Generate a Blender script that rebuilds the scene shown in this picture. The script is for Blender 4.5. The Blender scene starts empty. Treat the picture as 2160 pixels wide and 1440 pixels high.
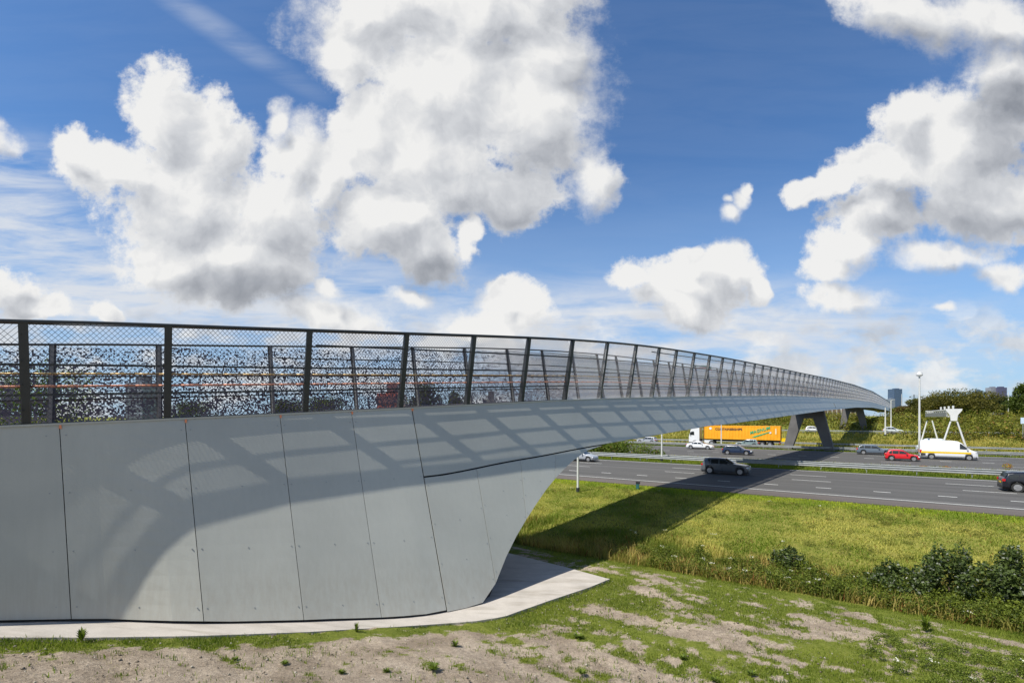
import bpy, bmesh, math, random
import numpy as np
from mathutils import Vector, Matrix, noise as mnoise
random.seed(7); rng = np.random.default_rng(7)
sc = bpy.context.scene
COL = sc.collection

# ------------------------------------------------------------------ camera
H = 5.7; F = 1020.0; HZ = 880.0; CX = 1080.0
cam = bpy.data.cameras.new('camera'); camo = bpy.data.objects.new('camera', cam); COL.objects.link(camo)
camo.location = (0, 0, H); camo.rotation_euler = (math.radians(90), 0, 0)
cam.sensor_width = 36; cam.lens = 17; cam.shift_y = (HZ - 720) / 2160; cam.clip_start = .1; cam.clip_end = 30000
sc.camera = camo
sc.view_settings.view_transform = 'Standard'; sc.view_settings.look = 'None'
sc.view_settings.exposure = 0.42; sc.view_settings.gamma = 1
sc.cycles.max_bounces = 6; sc.cycles.diffuse_bounces = 2; sc.cycles.glossy_bounces = 2
sc.cycles.transparent_max_bounces = 16; sc.cycles.caustics_reflective = False; sc.cycles.caustics_refractive = False

# ------------------------------------------------------------------ sun
DX, DY = .57, .38                     # horizontal travel of sunlight per metre of drop
el = math.atan(1 / math.hypot(DX, DY))
sl = bpy.data.lights.new('sun', 'SUN'); sl.energy = 5.0; sl.angle = math.radians(.4); sl.color = (1, .95, .86)
so = bpy.data.objects.new('sun', sl); COL.objects.link(so)
so.rotation_euler = Vector((DX, DY, -1)).to_track_quat('-Z', 'Y').to_euler()
so.location = (-30, -20, 60)

# ------------------------------------------------------------------ sky
world = bpy.data.worlds.new('World'); sc.world = world; world.use_nodes = True
NT = world.node_tree; NT.nodes.clear()
class G:
    """small node-graph helper"""
    def __init__(s, nt): s.nt = nt
    def n(s, t, **k):
        nd = s.nt.nodes.new(t)
        for a, b in k.items(): setattr(nd, a, b)
        return nd
    def put(s, sock, v):
        if isinstance(v, bpy.types.NodeSocket): s.nt.links.new(v, sock)
        elif v is not None: sock.default_value = v
    def m(s, op, a, b=None, c=None, clamp=False):
        nd = s.n('ShaderNodeMath', operation=op, use_clamp=clamp)
        for i, v in enumerate((a, b, c)):
            if v is not None: s.put(nd.inputs[i], v)
        return nd.outputs[0]
    def v(s, op, a, b=None, sc=None):
        nd = s.n('ShaderNodeVectorMath', operation=op)
        s.put(nd.inputs[0], a)
        if b is not None: s.put(nd.inputs[1], b)
        if sc is not None: s.put(nd.inputs['Scale'], sc)
        return nd.outputs['Value'] if op in ('LENGTH', 'DOT_PRODUCT') else nd.outputs[0]
    def rng(s, v, a, b, c=0., d=1., smooth=True):
        nd = s.n('ShaderNodeMapRange', interpolation_type='SMOOTHSTEP' if smooth else 'LINEAR')
        for i, x in enumerate((v, a, b, c, d)): s.put(nd.inputs[i], x)
        return nd.outputs[0]
    def noise(s, vec, scale, detail=4, rough=.5, out=0, dist=0):
        nd = s.n('ShaderNodeTexNoise'); s.put(nd.inputs['Vector'], vec)
        nd.inputs['Scale'].default_value = scale; nd.inputs['Detail'].default_value = detail
        nd.inputs['Roughness'].default_value = rough; nd.inputs['Distortion'].default_value = dist
        return nd.outputs[out]
    def map(s, vec, loc=(0, 0, 0), rot=(0, 0, 0), scale=(1, 1, 1), t='POINT'):
        nd = s.n('ShaderNodeMapping', vector_type=t); s.put(nd.inputs['Vector'], vec)
        nd.inputs['Location'].default_value = loc; nd.inputs['Rotation'].default_value = rot; nd.inputs['Scale'].default_value = scale
        return nd.outputs[0]
    def mix(s, f, a, b, mode='MIX'):
        nd = s.n('ShaderNodeMix', data_type='RGBA', blend_type=mode)
        s.put(nd.inputs['Factor'], f)
        s.put(nd.inputs['A'], a if isinstance(a, bpy.types.NodeSocket) else (*a, 1)[:4])
        s.put(nd.inputs['B'], b if isinstance(b, bpy.types.NodeSocket) else (*b, 1)[:4])
        return nd.outputs['Result']
    def ramp(s, f, stops):
        nd = s.n('ShaderNodeValToRGB'); s.put(nd.inputs[0], f)
        e = nd.color_ramp.elements
        while len(e) < len(stops): e.new(.5)
        for i, (p, c) in enumerate(stops): e[i].position = p; e[i].color = (*c, 1)
        return nd.outputs[0]
g = G(NT)
SKY_S = .1
sky = g.n('ShaderNodeTexSky', sky_type='NISHITA', sun_disc=False)
sky.sun_elevation = el; sky.sun_rotation = math.atan2(-DX, -DY); sky.altitude = 0; sky.air_density = 1.0; sky.dust_density = .6; sky.ozone_density = 3.0
tc = g.n('ShaderNodeTexCoord').outputs['Generated']
sep = g.n('ShaderNodeSeparateXYZ'); g.put(sep.inputs[0], tc)
ay = g.m('MAXIMUM', g.m('ABSOLUTE', sep.outputs[1]), .04)
kx = g.m('MULTIPLY_ADD', g.m('DIVIDE', sep.outputs[0], ay), 1.02, 1.08)
ky = g.m('MULTIPLY_ADD', g.m('DIVIDE', sep.outputs[2], ay), -1.02, .88)
cb = g.n('ShaderNodeCombineXYZ'); g.put(cb.inputs[0], kx); g.put(cb.inputs[1], ky)
P0 = cb.outputs[0]
# cloud masses: centre x, y, radius x, y, rotation (degrees), on the plane of directions in front of the viewer
BL = [(.355,.245,.075,.11,-25),(.43,.30,.09,.12,-10),(.25,.36,.13,.065,18),(.165,.31,.05,.035,30),(.38,.43,.17,.14,25),(.47,.56,.21,.10,5),(.60,.47,.10,.13,0),(.36,.57,.10,.08,20),
 (.625,.33,.07,.09,30),(.580,.265,.03,.05,0),(.70,.37,.07,.08,0),(.78,.05,.15,.11,0),(.95,.19,.22,.14,0),(.72,.14,.06,.09,-20),(1.05,.03,.18,.10,0),(1.13,.24,.16,.12,0),(.90,.32,.19,.13,0),
 (1.07,.40,.11,.07,0),(1.245,.37,.055,.07,0),(1.17,.13,.11,.09,0),(.82,.45,.11,.09,0),(.88,.52,.10,.065,15),(.99,.49,.03,.05,20),(1.13,-.02,.14,.08,-20),(.77,.28,.08,.10,0),
 (-.03,.275,.08,.035,20),(.00,.61,.07,.05,10),(.07,.65,.09,.03,0),(.22,.66,.045,.025,20),(.70,.665,.11,.045,0),(.70,.62,.035,.03,0),(.86,.615,.06,.02,0),(1.09,.635,.075,.05,10),(1.07,.60,.035,.03,0),(1.03,.67,.10,.035,0),
 (1.45,.62,.12,.06,0),(1.52,.585,.085,.055,0),(1.34,.61,.045,.03,20),(1.43,.67,.10,.045,10),(1.60,.62,.03,.03,0),(1.45,.57,.04,.03,0),
 (1.55,.425,.025,.025,-30),(1.53,.455,.03,.025,30),(1.565,.405,.018,.022,20),(1.52,.42,.016,.014,0),
 (1.700,.395,.040,.026,10),(1.76,.385,.045,.035,0),(1.82,.36,.05,.035,-30),(1.92,.27,.075,.07,30),(2.04,.31,.15,.12,0),(1.86,.37,.10,.06,10),(2.08,.44,.18,.07,0),(1.86,.45,.10,.06,0),(1.79,.53,.07,.05,0),(1.76,.58,.06,.04,0),(1.79,.645,.09,.035,5),(2.13,.16,.11,.12,0),(2.10,.04,.18,.07,10),(1.92,.03,.16,.06,15),(1.99,.55,.11,.035,0),(2.11,.585,.05,.035,0),(1.99,.663,.035,.011,0)]
warp = g.v('SUBTRACT', g.noise(P0, 3.2, 4, .55, out=1), (.5, .5, .5))
PW = g.v('ADD', P0, g.v('SCALE', warp, sc=.17))
fine = g.v('SUBTRACT', g.noise(P0, 14, 5, .6, out=1), (.5, .5, .5))
PW = g.v('ADD', PW, g.v('SCALE', fine, sc=.035))
def field(pw):
    acc = None
    for i, (x, y, rx, ry, r) in enumerate(BL):
        if i and i % 6 == 0: pw = g.v('ADD', pw, g.v('SCALE', (1., 1., 0.), sc=g.m('MULTIPLY', acc, 1e-7)))   # keeps the evaluation in sequence
        mp = g.map(pw, (x, y, 0), (0, 0, math.radians(r)), (rx, ry, 1), 'TEXTURE')
        d = g.v('LENGTH', mp)
        if acc is None: acc = d
        else: acc = g.m('SMOOTH_MIN', acc, d, .22)
    return acc
fd = field(PW)
fd2 = field(g.v('ADD', PW, g.v('ADD', (-.030, -.050, 0.), g.v('SCALE', (1., 1., 0.), sc=g.m('MULTIPLY', fd, 1e-7)))))
n1 = g.noise(P0, 9, 8, .62)
cum = g.m('ADD', fd, g.m('ADD', g.m('MULTIPLY', g.m('SUBTRACT', n1, .5), -1.5), g.m('MULTIPLY', g.m('SUBTRACT', g.noise(P0, 30, 6, .7), .5), -.8)))
soft = None
for x, y, rx, ry in ((2.05,.05,.34,.16),(1.54,.44,.06,.08),(.62,.06,.10,.22),(1.27,.17,.09,.2),(.0,.27,.12,.08),(1.25,.40,.06,.12),(.80,.64,.30,.05),(1.95,.60,.25,.12),(.62,.26,.08,.08)):
    d = g.rng(g.v('LENGTH', g.map(P0, (x, y, 0), (0, 0, 0), (rx, ry, 1), 'TEXTURE')), 1.2, .3)
    soft = d if soft is None else g.m('MAXIMUM', soft, d)
alpha = g.rng(cum, g.m('MULTIPLY_ADD', soft, .12, 1.24), g.m('MULTIPLY_ADD', soft, -.50, .80))
# small broken cumulus low over the horizon
low = g.noise(g.map(P0, scale=(1, 1.9, 1)), 7, 7, .6)
lowm = g.m('MULTIPLY', g.rng(ky, .60, .72), g.rng(low, .43, .62))
alpha = g.m('MAXIMUM', alpha, g.m('MULTIPLY', lowm, .85))
# cirrus
st = g.noise(g.map(P0, rot=(0, 0, math.radians(-28)), scale=(1.2, 7, 1)), 2.6, 7, .62, dist=.4)
cm1 = g.rng(g.v('LENGTH', g.map(P0, (.0, .50, 0), (0, 0, .3), (.33, .24, 1), 'TEXTURE')), 1.15, .3)
cm2 = g.rng(g.v('LENGTH', g.map(P0, (.47, .07, 0), (0, 0, math.radians(33)), (.30, .035, 1), 'TEXTURE')), 1.2, .1)
cm3 = g.rng(g.v('LENGTH', g.map(P0, (1.35, .71, 0), (0, 0, 0), (.9, .14, 1), 'TEXTURE')), 1.2, .2)
cm4 = g.rng(g.v('LENGTH', g.map(P0, (.35, .62, 0), (0, 0, 0), (.7, .12, 1), 'TEXTURE')), 1.2, .3)
cir = g.m('MULTIPLY', g.rng(st, .30, .66), g.m('ADD', g.m('MAXIMUM', g.m('MULTIPLY', cm1, .95), g.m('MULTIPLY', g.m('MAXIMUM', cm3, cm4), 1.2)), .03), clamp=True)
cir = g.m('MAXIMUM', cir, g.m('MULTIPLY', g.m('MULTIPLY', cm2, g.rng(st, .2, .7)), .33))
# shading of the cumulus: grey bases and small-scale relief towards the sun (upper left)
emb = g.m('SUBTRACT', g.noise(PW, 7.5, 5, .55), g.noise(g.v('ADD', PW, (.018, .026, 0)), 7.5, 5, .55))

n3 = g.noise(PW, 4.2, 4, .5); n4 = g.noise(g.v('ADD', PW, (.04, .06, 0)), 4.2, 4, .5)
emb2 = g.m('SUBTRACT', n3, n4)
DK = [(.52,.62,.20,.06,5,.85),(.87,.55,.13,.07,10,.85),(1.06,.425,.15,.055,-5,.8),(.60,.55,.14,.12,20,.40),(.95,.07,.2,.10,0,.22),(1.18,.27,.07,.12,0,.35),(.42,.50,.1,.12,20,.25),(2.02,.455,.26,.06,3,.95),(2.13,.25,.10,.17,0,1.),(2.0,.10,.3,.09,10,.45),(1.22,.15,.08,.16,0,.25),
      (1.42,.71,.16,.03,0,.5),(.75,.62,.06,.02,0,.6),(2.02,.59,.14,.03,0,.5),(1.04,.12,.16,.10,0,.22),(.03,.64,.10,.04,0,.5),(1.72,.655,.15,.02,0,.4),(.35,.68,.3,.03,0,.35),(1.13,.30,.12,.1,20,.3)]
dk = None
PD = g.v('ADD', PW, g.v('SCALE', (1., 1., 0.), sc=g.m('MULTIPLY', fd, 1e-7)))
for i, (x, y, rx, ry, r, a) in enumerate(DK):
    if i and i % 5 == 0: PD = g.v('ADD', PD, g.v('SCALE', (1., 1., 0.), sc=g.m('MULTIPLY', dk, 1e-7)))
    d = g.m('MULTIPLY', g.rng(g.v('LENGTH', g.map(PD, (x, y, 0), (0, 0, math.radians(r)), (rx, ry, 1), 'TEXTURE')), 1.35, .1), a)
    dk = d if dk is None else g.m('MAXIMUM', dk, d)
big = g.m('MAXIMUM', g.m('MINIMUM', g.m('SUBTRACT', fd2, fd), .45), -.5)
lit = g.m('ADD', g.m('MULTIPLY_ADD', emb, .85, .885), g.m('ADD', g.m('MULTIPLY', emb2, .45), g.m('MULTIPLY', big, .42)))
lit = g.m('ADD', lit, g.m('MULTIPLY', g.rng(ky, .60, .74), .08))
lit = g.m('SUBTRACT', lit, g.m('MULTIPLY', dk, g.rng(n3, .3, .7, .30, .42)))
lit = g.m('ADD', lit, g.m('MULTIPLY', g.rng(cum, .55, 1.05), .10))
lit = g.m('MAXIMUM', g.m('MINIMUM', lit, 1.05), .28)
cc = g.ramp(lit, [(.25, (.27, .29, .33)), (.55, (.47, .49, .53)), (.8, (.70, .715, .74)), (1., (.93, .925, .91))])
skyc = g.v('SCALE', sky.outputs[0], sc=SKY_S)
skyc = g.v('MULTIPLY', skyc, (.86, 1.21, 1.53))
hz = g.rng(ky, .30, .86)
skyc = g.mix(g.m('MULTIPLY', hz, .62), skyc, (.44, .62, .88))
skyc = g.mix(cir, skyc, (.72, .77, .85))
final = g.mix(g.m('MULTIPLY', alpha, .98), skyc, cc)
bg = g.n('ShaderNodeBackground'); g.put(bg.inputs[0], g.v('SCALE', final, sc=.71 / SKY_S)); bg.inputs[1].default_value = SKY_S
wo = g.n('ShaderNodeOutputWorld'); NT.links.new(bg.outputs[0], wo.inputs[0])
world.cycles.sampling_method = 'MANUAL'; world.cycles.sample_map_resolution = 256

# ------------------------------------------------------------------ materials
def new_mat(name):
    m = bpy.data.materials.new(name); m.use_nodes = True
    nt = m.node_tree; b = nt.nodes['Principled BSDF']
    return m, G(nt), b
def simple(name, col, rough=.6, metal=0., var=.12, scale=3., bump=0., spec=.5, coat=0.):
    m, q, b = new_mat(name)
    co = q.n('ShaderNodeTexCoord').outputs['Object']
    nz = q.noise(co, scale, 6, .6)
    f = q.rng(nz, .3, .7, 1 - var, 1 + var, False)
    q.put(b.inputs['Base Color'], q.v('SCALE', (col[0], col[1], col[2]), sc=f))
    q.put(b.inputs['Roughness'], q.rng(nz, .3, .7, max(rough - .06, .03), min(rough + .06, 1), False))
    b.inputs['Metallic'].default_value = metal; b.inputs['Specular IOR Level'].default_value = spec
    b.inputs['Coat Weight'].default_value = coat
    if bump:
        bp = q.n('ShaderNodeBump'); bp.inputs['Strength'].default_value = bump; bp.inputs['Distance'].default_value = .02
        q.put(bp.inputs['Height'], q.noise(co, scale * 8, 6, .65)); q.put(b.inputs['Normal'], bp.outputs[0])
    return m
M = {}
M['dark_steel'] = simple('dark_steel', (.026, .030, .030), .5, 0, .15)
M['far_steel'] = simple('grey_steel', (.09, .095, .095), .5, 0, .15)
M['dark'] = simple('dark', (.012, .012, .013), .8)
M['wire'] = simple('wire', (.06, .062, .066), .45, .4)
M['galv'] = simple('galvanised_steel', (.30, .315, .32), .5, .4, .12, 2)
M['white_paint'] = simple('white_paint', (.60, .61, .60), .45, 0, .06, 1)
M['pole'] = simple('pole_paint', (.55, .56, .54), .5, 0, .08, 1)
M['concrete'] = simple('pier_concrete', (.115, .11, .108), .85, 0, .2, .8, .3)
M['marking'] = simple('road_marking_paint', (.50, .50, .47), .7, 0, .18, 6)
M['rubber'] = simple('rubber', (.02, .02, .02), .8)
M['sunlit_wire'] = simple('sunlit_wire', (.55, .54, .52), .45, .3)  # paler copy of wire, sunlight on the distant bays painted into its colour
M['alloy'] = simple('alloy', (.45, .45, .46), .35, .7)
M['glass'] = simple('car_glass', (.015, .02, .022), .08, 0, .1, 1, 0, .7)
M['trim'] = simple('black_trim', (.03, .03, .032), .6)
M['tail'] = simple('tail_light', (.45, .01, .012), .25)
M['head'] = simple('head_light', (.75, .77, .8), .15)
M['brass'] = simple('gold_rail', (.42, .30, .13), .4, .3)
M['copper'] = simple('orange_rail', (.62, .27, .17), .5, .1)
M['orange'] = simple('orange_clip', (.75, .26, .12), .6)
M['bark'] = simple('bark', (.09, .065, .045), .9, 0, .3, 6, .4)
M['deck'] = simple('red_deck', (.16, .055, .045), .9, 0, .2, 10, .2)
def paint(name, c, rough=.3): 
    M[name] = simple(name, c, rough, 0, .04, 1, 0, .5, .5); return M[name]
for n_, c_ in (('paint_navy', (.010, .022, .055)), ('paint_slate', (.10, .13, .17)), ('paint_red', (.55, .012, .02)), ('paint_white', (.68, .69, .7)), ('paint_silver', (.30, .32, .35)),
               ('paint_grey', (.075, .085, .095)), ('paint_black', (.006, .007, .012)), ('paint_yellow', (.80, .52, .01)), ('paint_pale', (.5, .55, .56)), ('paint_green', (.16, .22, .22))):
    paint(n_, c_)

def panel_mat():
    m, q, b = new_mat('grey_panel')
    co = q.n('ShaderNodeTexCoord').outputs['Object']
    n = q.noise(co, .5, 4, .5); n2 = q.noise(q.map(co, scale=(4, 4, .22)), 2, 7, .65); n3 = q.noise(co, 30, 3, .6)
    f = q.m('MULTIPLY', q.rng(n, .3, .7, .95, 1.05, False), q.m('MULTIPLY', q.rng(n2, .3, .75, 1.02, .965, False), q.rng(n3, .3, .7, .985, 1.015, False)))
    # dusty splash along the foot
    oi = q.n('ShaderNodeObjectInfo').outputs['Random']
    f = q.m('MULTIPLY', f, q.rng(oi, 0, 1, .965, 1.03, False))
    gz = q.n('ShaderNodeNewGeometry').outputs['Position']; sz = q.n('ShaderNodeSeparateXYZ'); q.put(sz.inputs[0], gz)
    foot = q.m('MULTIPLY', q.rng(q.m('SUBTRACT', sz.outputs[2], q.m('MULTIPLY', q.m('MINIMUM', sz.outputs[0], 0), -.17)), .9, -.6), q.rng(n2, .3, .7, .1, .5))
    q.put(b.inputs['Base Color'], q.v('SCALE', q.mix(foot, (.415, .42, .375), (.36, .335, .28)), sc=f))
    q.put(b.inputs['Roughness'], q.rng(n2, .3, .7, .36, .46, False))
    b.inputs['Specular IOR Level'].default_value = .5
    bp = q.n('ShaderNodeBump'); bp.inputs['Strength'].default_value = .05; bp.inputs['Distance'].default_value = .05
    q.put(bp.inputs['Height'], n); q.put(b.inputs['Normal'], bp.outputs[0])
    return m
M['panel'] = panel_mat()

def asphalt(name, c):
    m, q, b = new_mat(name)
    co = q.n('ShaderNodeTexCoord').outputs['Object']
    rot = q.map(co, rot=(0, 0, math.radians(34.4)))     # x along the carriageway
    lane = q.noise(q.map(rot, scale=(.02, 1, 1)), .8, 5, .6)
    pat = q.noise(q.map(rot, scale=(.15, 1, 1)), .5, 4, .6); gr = q.noise(co, 25, 5, .8)
    f = q.m('MULTIPLY', q.rng(lane, .3, .7, .74, 1.22, False), q.m('MULTIPLY', q.rng(pat, .3, .7, .92, 1.08, False), q.rng(gr, .3, .7, .8, 1.2, False)))
    q.put(b.inputs['Base Color'], q.v('SCALE', c, sc=f)); b.inputs['Roughness'].default_value = .85
    b.inputs['Specular IOR Level'].default_value = .25
    return m
M['asphalt'] = asphalt('asphalt', (.088, .085, .080))
M['verge'] = asphalt('verge', (.11, .095, .085))

def paving_mat():
    m, q, b = new_mat('concrete_paving')
    co = q.n('ShaderNodeTexCoord').outputs['Object']
    n = q.noise(co, 1.2, 8, .65); n2 = q.noise(co, 40, 4, .7); st = q.noise(q.map(co, rot=(0, 0, .6), scale=(.3, 2, 1)), 1.5, 6, .6)
    f = q.m('MULTIPLY', q.rng(n, .3, .7, .86, 1.1, False), q.rng(n2, .3, .7, .85, 1.13, False))
    c = q.mix(q.rng(st, .46, .76), (.42, .385, .34), (.30, .27, .225))
    q.put(b.inputs['Base Color'], q.v('SCALE', c, sc=f)); b.inputs['Roughness'].default_value = .9
    bp = q.n('ShaderNodeBump'); bp.inputs['Strength'].default_value = .3; bp.inputs['Distance'].default_value = .01
    q.put(bp.inputs['Height'], n2); q.put(b.inputs['Normal'], bp.outputs[0])
    return m
M['paving'] = paving_mat()

def ground_mat():
    m, q, b = new_mat('ground')
    at = q.n('ShaderNodeAttribute', attribute_name='cover').outputs['Color']
    sp = q.n('ShaderNodeSeparateColor'); q.put(sp.inputs[0], at)
    gr, dry, far = sp.outputs
    co = q.n('ShaderNodeTexCoord').outputs['Object']
    n = q.noise(co, 1.0, 8, .7); n2 = q.noise(co, 9, 8, .75); n3 = q.noise(co, 45, 4, .7)
    dirt = q.mix(q.rng(n, .3, .7), (.235, .185, .133), (.42, .345, .262))
    dirt = q.v('SCALE', dirt, sc=q.m('MULTIPLY', q.rng(n2, .3, .7, .66, 1.28, False), q.rng(n3, .3, .7, .62, 1.32, False)))
    stone = q.rng(q.noise(co, 22, 2, .5), .66, .74)
    dirt = q.mix(q.m('MULTIPLY', stone, .6), dirt, (.42, .38, .33))
    ga = q.mix(q.rng(n2, .3, .7), (.085, .115, .014), (.17, .195, .03))
    gb = q.mix(q.rng(n2, .3, .7), (.20, .195, .03), (.34, .28, .09))
    nm = q.noise(co, .9, 7, .65)
    grass = q.mix(q.m('MULTIPLY', dry, q.rng(nm, .35, .65, .25, 1.1), clamp=True), ga, gb)
    edge = q.m('ADD', gr, q.m('MULTIPLY', q.m('SUBTRACT', q.noise(co, 13, 6, .75), .5), 1.9))
    c = q.mix(q.rng(edge, .40, .72), dirt, grass)
    c = q.v('SCALE', c, sc=q.rng(n3, .3, .7, .78, 1.2, False))
    q.put(b.inputs['Base Color'], c); b.inputs['Roughness'].default_value = .95; b.inputs['Specular IOR Level'].default_value = .15
    bp = q.n('ShaderNodeBump'); bp.inputs['Strength'].default_value = .9; bp.inputs['Distance'].default_value = .06
    q.put(bp.inputs['Height'], q.m('ADD', n2, q.m('MULTIPLY', n3, .4))); q.put(b.inputs['Normal'], bp.outputs[0])
    return m
M['ground'] = ground_mat()

def leaf_mat(name, trans=.35, rough=.6):
    m, q, b = new_mat(name)
    at = q.n('ShaderNodeAttribute', attribute_name='col').outputs['Color']
    q.put(b.inputs['Base Color'], at); b.inputs['Roughness'].default_value = rough; b.inputs['Specular IOR Level'].default_value = .25
    tr = q.n('ShaderNodeBsdfTranslucent'); q.put(tr.inputs[0], q.v('MULTIPLY', at, (1.1, 1.25, .6)))
    mx = q.n('ShaderNodeMixShader'); mx.inputs[0].default_value = trans
    q.nt.links.new(b.outputs[0], mx.inputs[1]); q.nt.links.new(tr.outputs[0], mx.inputs[2])
    q.nt.links.new(mx.outputs[0], q.nt.nodes['Material Output'].inputs[0])
    return m
M['leaf'] = leaf_mat('foliage'); M['blade'] = leaf_mat('grass_blades', .4, .7)

def plate_mat():
    """perforated sheet: random holes, shade painted dark near the abutment, sunlight painted white further along"""
    m, q, b = new_mat('perforated_sheet')
    uv = q.n('ShaderNodeUVMap').outputs[0]
    sp = q.n('ShaderNodeSeparateXYZ'); q.put(sp.inputs[0], uv)
    vo = q.n('ShaderNodeTexVoronoi', feature='F1'); vo.inputs['Scale'].default_value = 24; vo.inputs['Randomness'].default_value = .35
    q.put(vo.inputs['Vector'], uv)
    big = q.noise(uv, 3.5, 3, .6)
    rc = q.n('ShaderNodeSeparateColor'); q.put(rc.inputs[0], vo.outputs['Color'])
    openf = q.rng(sp.outputs[1], .3, 2.2, .42, .72, False)
    openf = q.m('ADD', openf, q.m('MULTIPLY', q.m('SUBTRACT', big, .5), .5))
    hole = q.m('MULTIPLY', q.m('LESS_THAN', rc.outputs[0], openf), q.m('LESS_THAN', vo.outputs['Distance'], .62))
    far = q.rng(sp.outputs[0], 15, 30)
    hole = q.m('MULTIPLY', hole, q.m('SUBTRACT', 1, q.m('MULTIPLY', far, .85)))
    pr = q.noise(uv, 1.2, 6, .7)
    c = q.mix(far, (.085, .083, .098), q.mix(q.rng(pr, .3, .7), (.95, .93, .88), (.86, .84, .79)))  # shade and sun along the railing put into the base colour
    q.put(b.inputs['Base Color'], c); b.inputs['Roughness'].default_value = .5
    tl = q.n('ShaderNodeBsdfTranslucent'); q.put(tl.inputs[0], c)
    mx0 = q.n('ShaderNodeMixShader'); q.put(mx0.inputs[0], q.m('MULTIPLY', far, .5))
    q.nt.links.new(b.outputs[0], mx0.inputs[1]); q.nt.links.new(tl.outputs[0], mx0.inputs[2])
    tr = q.n('ShaderNodeBsdfTransparent'); mx = q.n('ShaderNodeMixShader')
    q.put(mx.inputs[0], hole); q.nt.links.new(mx0.outputs[0], mx.inputs[1]); q.nt.links.new(tr.outputs[0], mx.inputs[2])
    q.nt.links.new(mx.outputs[0], q.nt.nodes['Material Output'].inputs[0])
    return m
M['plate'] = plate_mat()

# ------------------------------------------------------------------ object helpers
def tag(o, label=None, cat=None, group=None, kind=None):
    if label: o['label'] = label
    if cat: o['category'] = cat
    if group: o['group'] = group
    if kind: o['kind'] = kind
    return o
def empty(name, loc, rz=0, **k):
    o = bpy.data.objects.new(name, None); COL.objects.link(o); o.location = loc; o.rotation_euler = (0, 0, rz)
    o.empty_display_size = .3
    return tag(o, **k)
class MB:
    def __init__(s): s.v = []; s.f = []; s.mi = []; s.cur = 0
    def add(s, vs, fs):
        b = len(s.v); s.v += [tuple(x) for x in vs]
        for f in fs: s.f.append(tuple(b + i for i in f)); s.mi.append(s.cur)
    def box(s, c, size, ax=None):
        """box centred at c; ax = three unit axes"""
        ax = ax or (Vector((1, 0, 0)), Vector((0, 1, 0)), Vector((0, 0, 1))); c = Vector(c)
        vs = []
        for sx in (-1, 1):
            for sy in (-1, 1):
                for sz in (-1, 1): vs.append(c + ax[0] * (sx * size[0] / 2) + ax[1] * (sy * size[1] / 2) + ax[2] * (sz * size[2] / 2))
        s.add(vs, [(0, 1, 3, 2), (4, 6, 7, 5), (0, 4, 5, 1), (2, 3, 7, 6), (0, 2, 6, 4), (1, 5, 7, 3)])
    def bar(s, a, b, r, n=6, r2=None, cap=True):
        a = Vector(a); b = Vector(b); d = (b - a).normalized(); r2 = r if r2 is None else r2
        u = d.orthogonal().normalized(); w = d.cross(u)
        vs = []
        for p_, rr in ((a, r), (b, r2)):
            for i in range(n):
                t = 2 * math.pi * (i + .5) / n; vs.append(p_ + u * (math.cos(t) * rr) + w * (math.sin(t) * rr))
        fs = [(i, (i + 1) % n, n + (i + 1) % n, n + i) for i in range(n)]
        if cap: fs += [tuple(range(n - 1, -1, -1)), tuple(range(n, 2 * n))]
        s.add(vs, fs)
    def poly_bar(s, pts, r, n=6):
        for i in range(len(pts) - 1): s.bar(pts[i], pts[i + 1], r, n)
    def rectbar(s, pts, ups, w, h):
        """rectangular section swept through pts; ups = list of (side, up) unit vectors"""
        vs = []; n = len(pts)
        for p_, (sd, up) in zip(pts, ups):
            p_ = Vector(p_)
            for a, b in ((-1, -1), (1, -1), (1, 1), (-1, 1)): vs.append(p_ + sd * (a * w / 2) + up * (b * h / 2))
        fs = []
        for i in range(n - 1):
            for j in range(4): fs.append((4 * i + j, 4 * i + (j + 1) % 4, 4 * i + 4 + (j + 1) % 4, 4 * i + 4 + j))
        fs += [(3, 2, 1, 0), tuple(4 * (n - 1) + j for j in range(4))]
        s.add(vs, fs)
    def grid(s, rows):
        """rows: list of equal-length point lists"""
        n = len(rows[0]); vs = [p_ for r in rows for p_ in r]
        s.add(vs, [(i * n + j, i * n + j + 1, (i + 1) * n + j + 1, (i + 1) * n + j) for i in range(len(rows) - 1) for j in range(n - 1)])
    def extrude(s, poly, d):
        """closed polygon (list of Vectors) extruded by vector d"""
        n = len(poly); vs = list(poly) + [p_ + d for p_ in poly]
        s.add(vs, [tuple(range(n)), tuple(range(2 * n - 1, n - 1, -1))] + [(i, n + i, n + (i + 1) % n, (i + 1) % n) for i in range(n)])
    def build(s, name, mats, parent=None, smooth=False, fix=True):
        me = bpy.data.meshes.new(name); me.from_pydata(s.v, [], s.f)
        mats = mats if isinstance(mats, (list, tuple)) else [mats]
        for m_ in mats: me.materials.append(m_)
        if len(mats) > 1: me.polygons.foreach_set('material_index', s.mi)
        if fix:
            bm = bmesh.new(); bm.from_mesh(me); bmesh.ops.recalc_face_normals(bm, faces=bm.faces); bm.to_mesh(me); bm.free()
        if smooth: me.polygons.foreach_set('use_smooth', [True] * len(me.polygons))
        o = bpy.data.objects.new(name, me); COL.objects.link(o)
        if parent: o.parent = parent
        return o
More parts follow.
